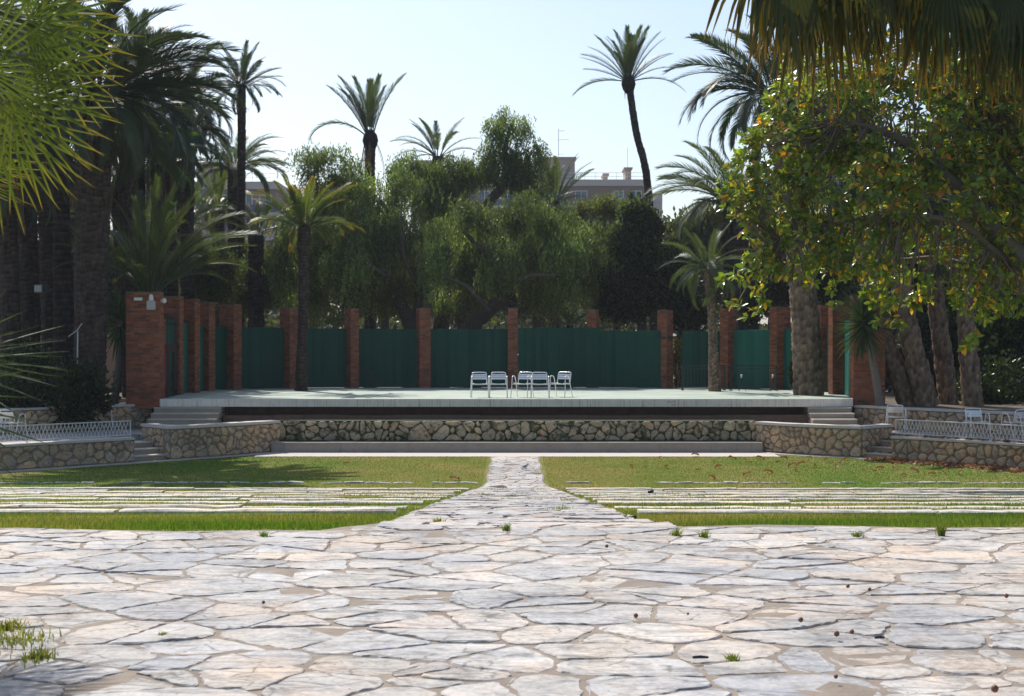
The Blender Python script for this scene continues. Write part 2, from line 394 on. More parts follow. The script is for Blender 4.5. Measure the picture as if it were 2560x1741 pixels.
# ------------------------------------------------------------------ Voronoi pieces for paving and masonry
def clip(poly, p, n):
    out = []; m = len(poly)
    for i in range(m):
        a, b = poly[i], poly[(i + 1) % m]
        da = (a[0] - p[0]) * n[0] + (a[1] - p[1]) * n[1]; db = (b[0] - p[0]) * n[0] + (b[1] - p[1]) * n[1]
        if da <= 0: out.append(a)
        if da * db < 0:
            t = da / (da - db); out.append((a[0] + (b[0] - a[0]) * t, a[1] + (b[1] - a[1]) * t))
    return out
def cells(seeds, bounds, ax=1.0):
    """Voronoi polygons of seeds inside bounds (x0,x1,y0,y1); ax squeezes x so the cells come out wider"""
    S = np.array(seeds) * np.array([1 / ax, 1.0]); x0, x1, y0, y1 = bounds; res = []
    for i, s in enumerate(S):
        d = np.hypot(*(S - s).T); order = np.argsort(d)[1:26]
        poly = [(x0 / ax, y0), (x1 / ax, y0), (x1 / ax, y1), (x0 / ax, y1)]
        for j in order:
            q = S[j]; n = q - s; poly = clip(poly, ((s + q) / 2), n)
            if len(poly) < 3: break
        res.append([(x * ax, y) for x, y in poly])
    return res
def jitter_seeds(x0, x1, y0, y1, sx, sy, r, jit=0.42):
    out = []; ny = max(1, int(round((y1 - y0) / sy)))
    for j in range(ny):
        nx = max(1, int(round((x1 - x0) / sx)))
        for i in range(nx):
            out.append((x0 + (i + 0.5 + (0.5 if j % 2 else 0) - 0.25 + r.uniform(-jit, jit)) * (x1 - x0) / nx, y0 + (j + 0.5 + r.uniform(-jit, jit)) * (y1 - y0) / ny))
    return out
def area(poly):
    return 0.5 * sum(poly[i][0] * poly[(i + 1) % len(poly)][1] - poly[(i + 1) % len(poly)][0] * poly[i][1] for i in range(len(poly)))
def rough_outline(poly, gap, r, step=0.12, wob=0.012, roundk=0.25):
    """a stone's outline: the cell drawn in by the joint, corners knocked off, edges uneven"""
    n = len(poly); cx = sum(p[0] for p in poly) / n; cy = sum(p[1] for p in poly) / n
    P = []
    Q = list(poly)
    for i in range(n):
        a, b = poly[i], poly[(i + 1) % n]; ex, ey = b[0] - a[0], b[1] - a[1]; L = math.hypot(ex, ey)
        if L < 1e-6: continue
        nx, ny = ey / L, -ex / L                      # outward for counter-clockwise
        Q = clip(Q, (a[0] - nx * gap * r.uniform(0.5, 1.5), a[1] - ny * gap * r.uniform(0.5, 1.5)), (nx, ny))
        if len(Q) < 3: return None
    n = len(Q)
    for i in range(n):
        a, b, c = Q[i - 1], Q[i], Q[(i + 1) % n]
        la = math.dist(a, b); lc = math.dist(b, c); k = roundk * r.uniform(0.5, 1.3)
        ka = min(0.45, k * 0.14 / max(la, 1e-4)); kc = min(0.45, k * 0.14 / max(lc, 1e-4))
        p1 = (b[0] + (a[0] - b[0]) * ka, b[1] + (a[1] - b[1]) * ka); p2 = (b[0] + (c[0] - b[0]) * kc, b[1] + (c[1] - b[1]) * kc)
        if P:
            q = P[-1]; L = math.dist(q, p1); m = int(L / step)
            for t in range(1, m + 1):
                f = t / (m + 1); P.append((q[0] + (p1[0] - q[0]) * f + r.uniform(-wob, wob), q[1] + (p1[1] - q[1]) * f + r.uniform(-wob, wob)))
        P += [p1, p2]
    q, p1 = P[-1], P[0]; L = math.dist(q, p1); m = int(L / step)
    for t in range(1, m + 1):
        f = t / (m + 1); P.append((q[0] + (p1[0] - q[0]) * f + r.uniform(-wob, wob), q[1] + (p1[1] - q[1]) * f + r.uniform(-wob, wob)))
    return P if len(P) >= 3 and area(P) > 0.0015 else None
def stone_geo(P, h, r, bevel=0.012, bulge=0.0, tilt=0.01):
    """outline P -> rings (u, v, height); used flat for paving and upright for masonry"""
    n = len(P); cx = sum(p[0] for p in P) / n; cy = sum(p[1] for p in P) / n
    size = math.sqrt(abs(area(P)))
    tx, ty = r.uniform(-tilt, tilt) / max(size, .1), r.uniform(-tilt, tilt) / max(size, .1)
    V = []; Fc = []
    def H(x, y, k): return h * k + (x - cx) * tx + (y - cy) * ty
    s1 = max(0.5, 1 - 2 * bevel / max(size, .05)); s2 = 0.55
    for (x, y) in P: V.append((x, y, -0.03))
    for (x, y) in P: V.append((x, y, H(x, y, 1) - bevel * 0.9))
    for (x, y) in P:
        X, Y = cx + (x - cx) * s1, cy + (y - cy) * s1; V.append((X, Y, H(X, Y, 1) + r.uniform(-.0025, .0025) + bulge * 0.45))
    if bulge > 0:
        for (x, y) in P:
            X, Y = cx + (x - cx) * s2, cy + (y - cy) * s2; V.append((X, Y, H(X, Y, 1) + bulge * (1 + r.uniform(-.2, .2))))
    rings = 3 if bulge <= 0 else 4
    for k in range(rings - 1):
        for i in range(n):
            j = (i + 1) % n; Fc.append((k * n + i, k * n + j, (k + 1) * n + j, (k + 1) * n + i))
    Fc.append(tuple((rings - 1) * n + i for i in range(n)))
    return V, Fc

# ------------------------------------------------------------------ terrain: ground, seating slope, lawn
PZ = 2.07                                             # level of the stone terrace the camera stands on
def slope_z(y):
    if y < 8.7: return PZ - 0.05
    if y > 30.4: return 0.0
    return (PZ - 0.05) * (1 - (y - 8.7) / (30.4 - 8.7))
g = MB(); g.box(-900, 900, -300, 1500, -0.5, -0.08); tag(g.build('ground', 'soil'), kind='structure')
ys = [-30, 8.7] + list(np.linspace(9.5, 30.4, 24)) + [31.0]
V = []; Fc = []
xs = np.linspace(-40, 40, 41)
for y in ys:
    for x in xs:
        z = slope_z(y) if y < 30.9 else -0.15
        if abs(x) > 1.2 and 9 < y < 30: z += 0.03 * math.sin(x * 1.7 + y * 2.1)
        V.append((x, y, z - (0.0 if y < 30.3 else 0.02)))
nx = len(xs)
for j in range(len(ys) - 1):
    for i in range(nx - 1): Fc.append((j * nx + i, j * nx + i + 1, (j + 1) * nx + i + 1, (j + 1) * nx + i))
tag(part('terrain', V, Fc, 'lawn_turf', None, smooth=False), kind='structure')
g = MB(); g.prism([(-18, 30.3), (18, 30.3), (18, 41.5), (-18, 41.5)], -0.06, 0.0); lawn = tag(g.build('lawn', 'lawn_turf'), kind='structure')

# the stone terrace in the foreground: joints as a bed, every stone its own piece
g = MB(); pb = []
for i in range(41):
    x = -10 + i * 0.5; pb.append((x, 8.52 + 0.09 * math.sin(x * 1.3) + 0.05 * math.sin(x * 4.1 + 1) + x * 0.03))
bed_poly = [(-10, -4), (10, -4)] + pb[::-1]
g.prism(bed_poly, PZ - 0.045, PZ - 0.017); paving = tag(g.build('stone_pavement', 'joint'), kind='structure')
r = random.Random(21)
def lay(parent, name, polys, zf, mat, gap, r, keep, h=0.017, limit=10 ** 9, stuffname=None, tilt=0.012, bulge=0.0):
    rest = MB(); made = 0
    for poly in polys:
        if len(poly) < 3: continue
        if area(poly) < 0: poly = poly[::-1]
        P = rough_outline(poly, gap, r, 0.036, 0.0085, 0.22)
        if not P: continue
        cx = sum(p[0] for p in P) / len(P); cy = sum(p[1] for p in P) / len(P)
        k = keep(cx, cy)
        if k == 0: continue
        Vv, Ff = stone_geo(P, h + r.uniform(-0.002, 0.004), r, 0.004, bulge, tilt)
        zc = zf(cx, cy); sl = (zf(cx, cy + 0.1) - zf(cx, cy - 0.1)) / 0.2
        if k == 1 and made < limit:
            o = part(name, [(x - cx, y - cy, z + (y - cy) * sl) for x, y, z in Vv], Ff, mat, None)
            o.parent = parent; o.location = (cx, cy, zc); made += 1
        else:
            rest.add([(x, y, z + zc + (y - cy) * sl) for x, y, z in Vv], Ff)
    if rest.V:
        o = rest.build(stuffname or name, mat, parent); tag(o, kind='stuff')
    return made
def edge_y(x): return 8.44 + 0.09 * math.sin(x * 1.3) + 0.05 * math.sin(x * 4.1 + 1) + x * 0.03
seeds = [s for s in jitter_seeds(-5.6, 5.6, 1.2, 9.2, 0.295, 0.225, r, 0.66) if r.random() > 0.27]
polys = cells(seeds, (-6, 6, 1.0, 8.55), 1.25)
def trim(poly):
    # cut the far rim along the wavy edge of the terrace
    cx = sum(p[0] for p in poly) / max(1, len(poly)); e = edge_y(cx) + 0.03
    return clip(poly, (cx, e), (0.0, 1.0))
polys = sorted([trim(p) for p in polys if len(p) > 2], key=lambda p: p[0][1] if p else 99)
inview = lambda x, y: 1 if (y > 4.15 and abs(x) < 0.365 * y + 0.1) else 2
lay(paving, 'paving_stone', polys, lambda x, y: PZ - 0.017, 'paving_stone', 0.0085, r, inview, h=0.003, limit=300, stuffname='outer_stones', tilt=0.0035)

# the path down through the seating and over the lawn
def path_z(x, y):
    if y < 8.7: return slope_z(8.71) + 0.012
    if y < 30.3:
        k = math.floor((y - 8.7) / 2.2); f = (y - 8.7) / 2.2 - k       # shallow steps, one per row of slabs
        z0 = slope_z(8.7 + k * 2.2); z1 = slope_z(8.7 + (k + 1) * 2.2)
        return z0 + (z1 - z0) * (0.88 * f + 0.12 * max(0, min(1, (f - 0.8) / 0.18))) + 0.012
    return 0.012
g = MB(); pr = []
yy = np.arange(8.3, 39.2, 0.25)
def hw(y): return 0.86 + 0.02 * math.sin(y * 2.3) - 0.20 * min(1, max(0, (y - 29) / 3)) + 0.5 * max(0, (9.6 - y) / 1.3) ** 2
V = []; Fc = []
for y in yy: V += [(-hw(y), y, path_z(0, y)), (hw(y), y, path_z(0, y)), (-hw(y), y, -0.2), (hw(y), y, -0.2)]
for i in range(len(yy) - 1):
    a, b = 4 * i, 4 * i + 4
    Fc += [(a, a + 1, b + 1, b), (a + 2, a, b, b + 2), (a + 1, a + 3, b + 3, b + 1)]
path = tag(part('path', V, Fc, 'joint', None), kind='structure')
r = random.Random(5)
seeds = jitter_seeds(-0.95, 0.95, 8.2, 39.2, 0.42, 0.34, r, 0.44)
polys = cells(seeds, (-1.0, 1.0, 8.5, 39.1), 1.3)
polys = [clip(clip(p, (hw(max(p, key=lambda q: q[0])[1]) - 0.02, 0), (1, 0)), (-hw(max(p, key=lambda q: -q[0])[1]) + 0.02, 0), (-1, 0)) if len(p) > 2 else p for p in polys]
lay(path, 'path_stone', polys, lambda x, y: path_z(x, y), 'path_stone', 0.014, r, lambda x, y: 0 if r.random() < 0.06 else (1 if y < 22 or 31 < y < 37.5 else 2), h=0.010, limit=290, stuffname='far_stones', tilt=.006)

# rows of stone slabs on the seating slope, each slab a piece
seating = thing('seating_slope', 'rows of long cream stone slabs set in a grassy slope', 'seating')
r = random.Random(3)
ROWS = [11.5 + 2.2 * i for i in range(9)]
for k, y in enumerate(ROWS):
    for sgn in (-1, 1):
        x = 0.98 + r.uniform(-0.06, 0.1)
        lim = 0.37 * y + 2.2
        while x < lim:
            L = r.uniform(1.6, 2.8); dpt = r.uniform(0.17, 0.21); th = r.uniform(0.012, 0.026) + (0.02 if k in (0, 8) else 0)
            if r.random() > 0.015:
                m = 9; Vv = []; Ff = []
                for i in range(m + 1):
                    t = x + L * i / m * 0.99; a = r.uniform(-.012, .012); b = r.uniform(-.014, .014); zz = r.uniform(-.006, .006)
                    e = 0.02
                    Vv += [(t, -dpt / 2 + a, -0.12), (t, -dpt / 2 + a, th - e * .6), (t, -dpt / 2 + a + e, th + zz), (t, dpt / 2 + b - e, th + zz), (t, dpt / 2 + b, th - e * .6), (t, dpt / 2 + b, -0.12)]
                for i in range(m):
                    for q in range(5): Ff.append((i * 6 + q, (i + 1) * 6 + q, (i + 1) * 6 + q + 1, i * 6 + q + 1))
                Ff += [tuple(range(5, -1, -1)), tuple(m * 6 + q for q in range(6))]
                cx = x + L / 2
                o = part('stone_slab', [((v[0] - cx) * (1 if sgn > 0 else -1), v[1], v[2]) for v in Vv], [f if sgn > 0 else f[::-1] for f in Ff], 'slab_stone', None)
                o.parent = seating; o.location = (sgn * cx, y + r.uniform(-.006, .006) + 0.0012 * cx * cx, slope_z(y) + 0.012 + r.uniform(-0.006, 0.006)); o.rotation_euler = (r.uniform(-.04, -.02), r.uniform(-.004, .004), r.uniform(-.006, .006))
            x += L + r.uniform(0.0, 0.02)
# kerb of rough stones along the near rim of the lawn
kerb = thing('lawn_kerb', 'low broken kerb of rough pale stones along the lawn', 'kerb')
for sgn in (-1, 1):
    x = 0.8
    while x < 13.5:
        L = r.uniform(0.25, 0.6); P = rough_outline([(x, 31.8), (x + L, 31.8), (x + L, 31.98), (x, 31.98)], 0.012, r, 0.12, 0.02, 0.5)
        if P and r.random() > 0.1:
            Vv, Ff = stone_geo(P, 0.025 + r.uniform(-.015, .015), r, 0.012, 0, 0.015)
            o = part('kerb_stone', [((v[0] - x) * sgn, v[1] - 31.9, v[2]) for v in Vv], [f if sgn > 0 else f[::-1] for f in Ff], 'path_stone', None)
            o.parent = kerb; o.location = (sgn * x, 31.9, 0.0)
        x += L

# pale paving strip before the stage and along the side walls
WALL_L = [(-6.8, 41.0), (-7.45, 40.15), (-8.3, 39.1), (-9.25, 38.1)]
RAIL_L = [(-10.0, 37.3), (-11.3, 35.98), (-12.57, 34.7), (-13.9, 33.1), (-15.0, 31.4)]
WALL_R = [(6.95, 41.1), (7.55, 40.35), (8.45, 39.5), (9.45, 38.8)]
RAIL_R = [(10.05, 37.95), (11.3, 36.6), (12.45, 35.2), (13.7, 33.4), (14.9, 31.4)]
def off(pl, d):
    out = []
    for i, p in enumerate(pl):
        a = pl[max(0, i - 1)]; b = pl[min(len(pl) - 1, i + 1)]; L = math.dist(a, b)
        out.append((p[0] + (b[1] - a[1]) / L * d, p[1] - (b[0] - a[0]) / L * d))
    return out
s1 = off(WALL_L + RAIL_L, -0.38); s2 = off(WALL_R + RAIL_R, 0.38)
g = MB(); g.prism([(-7.2, 39.15), (7.3, 39.15), (7.3, 41.0), (-7.2, 41.0)], -0.02, 0.012)
ps = tag(g.build('pavement', 'pale_pavement'), kind='structure')
g = MB()
for a, b in ((WALL_L + RAIL_L, s1), (WALL_R + RAIL_R, s2)):
    for i in range(len(a) - 1):
        q = [a[i], a[i + 1], b[i + 1], b[i]]
        if area(q) < 0: q = q[::-1]
        g.prism(q, -0.03, 0.016 + 0.0 * i)
tag(g.build('side_pavement', 'pale_pavement'), kind='structure')

# raised side terraces with a notch for the steps, planting beds behind
TZ = 0.60
TL = [(-6.9, 41.2), (-7.55, 40.3), (-8.4, 39.25), (-9.25, 38.3), (-10.45, 39.55), (-11.25, 38.75), (-10.1, 37.5), (-12.6, 34.95), (-15.1, 31.5), (-30, 31.5), (-30, 43.2), (-6.9, 43.2)]
TR = [(7.05, 41.3), (7.6, 40.55), (8.5, 39.7), (9.45, 39.0), (10.65, 40.1), (11.35, 39.3), (10.2, 38.15), (12.5, 35.4), (15.0, 31.5), (30, 31.5), (30, 43.2), (7.05, 43.2)]
for P in (TL, TR[::-1]):
    g = MB(); g.prism(P[::-1] if area(P) < 0 else P, -0.05, TZ); tag(g.build('terrace_pavement', 'terrace_paving'), kind='structure')
for P in ([(-10.95, 42.9), (-13.2, 40.4), (-18, 36.5), (-30, 36.5), (-30, 80), (-10.95, 80)], [(10.25, 42.9), (13.2, 38.9), (17, 35.5), (30, 35.5), (30, 80), (10.25, 80)]):
    g = MB(); g.prism(P if area(P) > 0 else P[::-1], -0.04, 1.22); tag(g.build('planting_ground', 'soil'), kind='structure')
g = MB(); g.prism([(-10.9, 44.5), (10.2, 44.5), (10.2, 120), (-10.9, 120)], -0.03, 1.0); tag(g.build('garden_ground', 'soil'), kind='structure')

# ------------------------------------------------------------------ masonry walls: core, stones, coping
def resample(pl, step=0.25):
    P = np.array(pl); seg = np.hypot(*np.diff(P, axis=0).T); s = np.concatenate([[0], np.cumsum(seg)])
    return P, s
def along(P, s, u):
    u = max(0.0, min(s[-1], u)); i = min(len(s) - 2, int(np.searchsorted(s, u, side='right') - 1)); t = (u - s[i]) / (s[i + 1] - s[i])
    p = P[i] + (P[i + 1] - P[i]) * t
    # normal smoothed over the neighbouring pieces
    d = P[i + 1] - P[i]; d = d / np.linalg.norm(d); return p, d
def masonry(name, label, pl, z0, z1, side, stone, seed, thick=0.42, cop=0.07, sx=0.30, sy=0.24, joint='wall_joint', stonemat='wall_stone', both_ends=True, group=None, bulge=0.03):
    """a wall along pl; side=+1/-1 says which way its face looks; every stone of the face is a piece"""
    r = random.Random(seed)
    root = thing(name, label, 'wall', (pl[0][0], pl[0][1], z0), group=group)
    P, s = resample(pl)
    back = off(pl, -thick * side)
    g = MB()
    for i in range(len(pl) - 1):
        q = [pl[i], pl[i + 1], back[i + 1], back[i]]
        g.prism(q if area(q) > 0 else q[::-1], z0 - 0.03, z1 - 0.003)
    g.build('core', joint, root)
    H = z1 - z0 - 0.01
    def place(Vv, Ff, P2, s2, zoff):
        out = []
        for u, v, h in Vv:
            p, d = along(P2, s2, u); nrm = np.array([d[1], -d[0]]) * side
            out.append((p[0] + nrm[0] * h, p[1] + nrm[1] * h, zoff + v))
        c = np.mean(out, axis=0)
        o = part('stone', np.array(out) - c, Ff if side > 0 else [f[::-1] for f in Ff], stonemat, None, smooth=False)
        o.parent = root; o.location = Vector(c) - root.location
    L = s[-1]
    for poly in cells([q for q in jitter_seeds(0, L, 0.0, H, sx * .82, sy * .85, r, 0.60) if r.random() > .26], (0.0, L, 0.0, H), 1.1):
        if len(poly) < 3: continue
        if area(poly) < 0: poly = poly[::-1]
        o = rough_outline(poly, 0.011, r, 0.06, 0.010, 0.55)
        if not o: continue
        Vv, Ff = stone_geo(o, 0.012 + r.uniform(0, 0.018), r, 0.014, bulge * r.uniform(0.5, 1.3), 0.012)
        place(Vv, Ff, P, s, z0 + 0.005)
    if cop:
        # coping in lengths, slightly proud
        f2 = off(pl, 0.045 * side); b2 = off(pl, -(thick + 0.03) * side); Pf, sf = resample(f2); Pb, sb = resample(b2)
        u = 0.0
        while u < L - 0.05:
            Lc = min(r.uniform(0.6, 1.0), L - u); n = 3; poly = []
            tt = [(u + (Lc - 0.008) * k / n) / L for k in range(n + 1)]
            A = [tuple(along(Pf, sf, t * sf[-1])[0]) for t in tt]; B = [tuple(along(Pb, sb, t * sb[-1])[0]) for t in tt]
            q = A + B[::-1]
            if area(q) < 0: q = q[::-1]
            g = MB(); dz = r.uniform(-.004, .004); g.prism(q, z1, z1 + cop + dz); g.build('coping', 'coping', root)
            u += Lc
    return root
def box_between(g, a, b, w, z0, z1, mi=0):
    dx, dy = b[0] - a[0], b[1] - a[1]; L = math.hypot(dx, dy); nx_, ny_ = -dy / L * w / 2, dx / L * w / 2
    q = [(a[0] - nx_, a[1] - ny_), (b[0] - nx_, b[1] - ny_), (b[0] + nx_, b[1] + ny_), (a[0] + nx_, a[1] + ny_)]
    g.prism(q if area(q) > 0 else q[::-1], z0, z1, mi)

masonry('stone_wall', 'long mossy rubble stone wall under the stage edge', [(-6.85, 41.2), (6.98, 41.2)], 0.30, 0.885, 1, None, 1, 0.5, 0, 0.33, 0.22, 'moss_joint', 'stage_wall_stone')
masonry('stone_wall', 'curved tan stone wall with pale coping beside the shaded steps', WALL_L[::-1], 0.016, 0.83, 1, None, 2, 0.35, 0.075, 0.27, 0.2)
masonry('stone_wall', 'curved warm tan stone wall with pale coping beside leaf-strewn steps', WALL_R, 0.016, 0.79, 1, None, 3, 0.35, 0.075, 0.25, 0.2)
masonry('stone_wall', 'short stone flank wall of the shaded steps', [(-10.35, 39.4), (-9.25, 38.12)], 0.016, 0.83, 1, None, 4, 0.28, 0.075, 0.26, 0.2)
masonry('stone_wall', 'short stone flank wall of the leaf-strewn steps', [(9.47, 38.82), (10.55, 39.85)], 0.016, 0.79, 1, None, 5, 0.28, 0.075, 0.26, 0.2)
masonry('stone_wall', 'shaded rubble stone wall below a white railing', RAIL_L[::-1], 0.016, 0.60, 1, None, 6, 0.32, 0.06, 0.3, 0.22)
masonry('stone_wall', 'sunlit rubble stone wall with fallen leaves along its foot', RAIL_R, 0.016, 0.60, 1, None, 7, 0.32, 0.06, 0.3, 0.22)
masonry('stone_wall', 'low stone bed wall beside the tall brick pier with alarm box', [(-14.5, 39.3), (-13.2, 40.4), (-10.95, 42.75)], TZ, 1.25, 1, None, 8, 0.3, 0.06, 0.3, 0.24)
masonry('stone_wall', 'low stone bed wall behind the aluminium chairs under the trees', [(10.2, 42.75), (13.2, 38.75), (16.2, 35.9)], TZ, 1.20, 1, None, 9, 0.3, 0.06, 0.32, 0.24)

def steps(name, label, a, b, d, n, rise, tread, z0, mat='step_stone'):
    """n steps; a-b is the foot line, d the unit direction of climb"""
    root = thing(name, label, 'steps', (a[0], a[1], z0))
    for i in range(n):
        g = MB(); s = tread * i; e = tread * n + 0.25
        q = [(a[0] + d[0] * s, a[1] + d[1] * s), (b[0] + d[0] * s, b[1] + d[1] * s), (b[0] + d[0] * e, b[1] + d[1] * e), (a[0] + d[0] * e, a[1] + d[1] * e)]
        if area(q) < 0: q = q[::-1]
        g.prism(q, z0 + rise * i + (0.001 if i else -0.02), z0 + rise * (i + 1) - 0.032); st = g.build('step', mat, root)
        n0, n1 = s - 0.025, (s + tread - 0.002 if i < n - 1 else e)
        q = [(a[0] + d[0] * n0, a[1] + d[1] * n0), (b[0] + d[0] * n0, b[1] + d[1] * n0), (b[0] + d[0] * n1, b[1] + d[1] * n1), (a[0] + d[0] * n1, a[1] + d[1] * n1)]
        g = MB(); g.prism(q if area(q) > 0 else q[::-1], z0 + rise * (i + 1) - 0.031, z0 + rise * (i + 1)); g.build('tread', 'coping', st)  # pale slab added on each step; sunlight on the treads put into its colour
    return root
u_ = 1 / math.sqrt(2)
steps('garden_steps', 'shaded stone steps between railing and curved wall', (-9.35, 38.25), (-10.12, 37.52), (-u_, u_), 3, 0.15, 0.38, 0.0)
steps('garden_steps', 'stone steps with fallen leaves between railing and curved wall', (9.52, 38.9), (10.18, 38.13), (u_, u_), 3, 0.15, 0.38, 0.0)
steps('stage_steps', 'broad stone steps up to the stage beside the brick pier', (-10.75, 41.2), (-8.75, 41.2), (0, 1), 4, 0.155, 0.36, TZ)
steps('stage_steps', 'broad stone steps up to the stage beside the leaning palm trunks', (8.7, 41.2), (10.0, 41.2), (0, 1), 4, 0.155, 0.36, TZ)

# ------------------------------------------------------------------ the stage
SZ = 1.47
stage = thing('stage', 'wide concrete stage with pale green floor and grey edge', 'stage', (0, 42.3, 0))
outline = [(-10.62, 42.3), (-8.8, 42.36), (-4, 42.3), (0, 42.3), (5, 42.3), (8.8, 42.32), (9.7, 42.42), (10.12, 42.62), (10.25, 43.2), (10.75, 46), (10.4, 48.8), (9.5, 50.8), (7.6, 52.1), (5, 52.7), (-5, 52.7), (-8.2, 52.1), (-10.1, 50.9), (-10.95, 49), (-11.1, 46), (-10.75, 43.2)]
g = MB(); g.prism(outline, SZ - 0.235, SZ - 0.004); g.build('edge', 'concrete', stage)
ins = [(x * 0.996, 47 + (y - 47) * 0.995) for x, y in outline]
g = MB(); g.prism(ins, SZ - 0.02, SZ); g.build('floor', 'stage_paint', stage)
g = MB(); g.box(-8.7, 8.75, 43.35, 50, 0.55, SZ - 0.25); g.box(-10.6, -8.7, 43.0, 50, 0.3, SZ - 0.25); g.box(8.75, 10.0, 43.0, 50, 0.3, SZ - 0.25); g.build('base', 'dark_brick', stage)
r = random.Random(2)
x = -8.68
while x < 8.7:
    L = min(r.uniform(0.9, 1.5), 8.74 - x); g = MB(); g.box(x, x + L - 0.012, 42.22 + r.uniform(-.01, .01), 43.4, 0.55, 0.985 + r.uniform(-.012, .012), bev=0.012); g.build('ledge_block', 'dark_brick', stage); x += L
# painted scrawl on the stage edge
def scrawl(txt, x, z, size):
    c = bpy.data.curves.new('scrawl', 'FONT'); c.body = txt; c.size = size; c.extrude = 0.001; c.shear = 0.25; c.offset = -0.002
    t = bpy.data.objects.new('scrawl', c); col.objects.link(t); bpy.context.view_layer.update()
    me = bpy.data.meshes.new_from_object(t.evaluated_get(bpy.context.evaluated_depsgraph_get())); bpy.data.objects.remove(t)
    me.materials.clear(); me.materials.append(M['graffiti_paint'])
    o = obj('graffiti', me, stage); o.rotation_euler = (R(90), R(-4), 0); o.location = (x, -0.004 + 0.0, z)
scrawl('SovS', 4.52, 1.345, 0.13); scrawl('ME', 4.64, 1.25, 0.11)

bench = thing('stone_bench', 'low tiled stone bench along the foot of the mossy wall', 'bench', (0, 40.6, 0))
g = MB(); g.box(-6.95, 7.05, 40.64, 41.24, -0.02, 0.262); g.build('core', 'ledge_tile', bench)
x = -6.97
while x < 7.05:
    L = min(r.uniform(0.36, 0.42), 7.07 - x)
    if L > 0.05:
        g = MB(); g.box(x, x + L - 0.008, 40.612 + r.uniform(0, .006), 40.639, 0.014, 0.255); g.build('tile', 'ledge_tile', bench)
    x += L
x = -6.97
while x < 7.05:
    L = min(0.8, 7.07 - x); g = MB()
    if L > 0.05: g.box(x, x + L - 0.008, 40.585, 41.19, 0.263, 0.292 + r.uniform(-.003, .003), bev=0.006); g.build('seat_slab', 'ledge_tile', bench)
    x += L

# ------------------------------------------------------------------ brick piers, green panels and iron hoops
CEN = (-0.2, 44.0)
def brick_geo(w, d, h, r):
    """running-bond bricks standing 5 mm proud of the mortar core (local, base at z=0)"""
    V = []; Fc = []; C = []; cz = 0.066
    n = int(h / cz)
    def brick(c0, c1, z0, z1, axis, sgn, pos):
        b = len(V); e = 0.006
        if axis == 0: q = [(c0, pos), (c1, pos)]; qq = [(c0, pos + sgn * e), (c1, pos + sgn * e)]
        else: q = [(pos, c0), (pos, c1)]; qq = [(pos + sgn * e, c0), (pos + sgn * e, c1)]
        for z in (z0, z1):
            for p in q: V.append((*p, z))
            for p in qq: V.append((*p, z))
        f = [(2, 3, 7, 6), (6, 7, 5, 4), (2, 6, 4, 0), (3, 1, 5, 7), (0, 1, 3, 2)]
        Fc.extend([tuple(i + b for i in t) for t in f])
        k = r.uniform(0.75, 1.2); base = (0.31, 0.115, 0.062) if r.random() > 0.3 else (0.22, 0.088, 0.056)
        C.extend([tuple(x * k for x in base)] * 8)
    for i in range(n):
        z0, z1 = i * cz + 0.004, (i + 1) * cz - 0.006
        for axis, half, other in ((0, w / 2, d / 2), (1, d / 2, w / 2)):
            for sgn in (-1, 1):
                u = -half + (0 if i % 2 else -0.12)
                while u < half - 0.02:
                    a, bb = max(-half, u), min(half, u + 0.24)
                    if bb - a > 0.03: brick(a + 0.004, bb - 0.004, z0, z1, axis, sgn, sgn * other)
                    u += 0.24
    return V, Fc, C
def pier(label, x, y, w, d, ztop, z0=SZ, ang=None, seed=0, group='brick piers round the stage'):
    if ang is None: ang = math.atan2(y - CEN[1], x - CEN[0]) - math.pi / 2     # depth axis points away from the stage centre
    root = thing('brick_pier', label, 'pier', (x, y, z0), ang, group)
    h = ztop - z0
    g = MB(); g.box(-w / 2, w / 2, -d / 2, d / 2, -0.02, h); g.build('mortar_core', 'brick_mortar', root, world_space=False)
    V, Fc, C = brick_geo(w, d, h, random.Random(seed))
    o = obj('brickwork', mesh_np('brickwork', V, Fc, 'brick', colr=np.array(C)), root); tag(o, kind='stuff')
    return root
PIERS = [ # label, px centre, D, width across, depth, top z, angle override
 ('tall broad brick pier carrying the alarm box', 362, 42.55, 1.0, 0.5, 4.66, 0.0),
 ('brick pier beside the small green door', 432, 45.6, 0.34, 0.58, 4.63, None),
 ('brick pier between two narrow green panels, next after the door pier', 475, 47.5, 0.34, 0.55, 4.60, None),
 ('brick pier between two narrow green panels, farther from the green door', 514, 49.3, 0.34, 0.55, 4.54, None),
 ('brick pier standing before the tall thin palm trunk', 576, 50.7, 0.40, 0.72, 4.50, None),
 ('brick pier just behind the short golden-tipped palm on stage', 722, 52.0, 0.36, 0.6, 4.43, None),
 ('slim brick pier under the drooping pepper tree', 879, 52.55, 0.34, 0.5, 4.40, None),
 ('brick pier beside the forked pepper tree trunk', 1058, 52.7, 0.42, 0.5, 4.42, None),
 ('brick pier standing behind the five chairs', 1282, 52.7, 0.36, 0.5, 4.42, None),
 ('brick pier with only its top above the green panel', 1482, 52.95, 0.36, 0.4, 4.37, None),
 ('brick pier with dark clamp beside the gap in the panels', 1663, 52.4, 0.38, 0.5, 4.34, None),
 ('brick pier beside the slender palm on stage', 1822, 51.9, 0.36, 0.6, 4.38, None),
 ('brick pier at the end of the dark barrier', 1950, 50.7, 0.36, 0.7, 4.41, None),
 ('brick pier half hidden by the thick palm trunk', 2062, 48.6, 0.34, 0.6, 4.42, None),
 ('brick pier with dappled light beside the pale green panel', 2098, 46.0, 0.34, 0.6, 4.5, None),
 ('broad brick pier behind the spiky yucca', 2168, 43.4, 0.95, 0.5, 4.6, 0.0),
]
PP = []
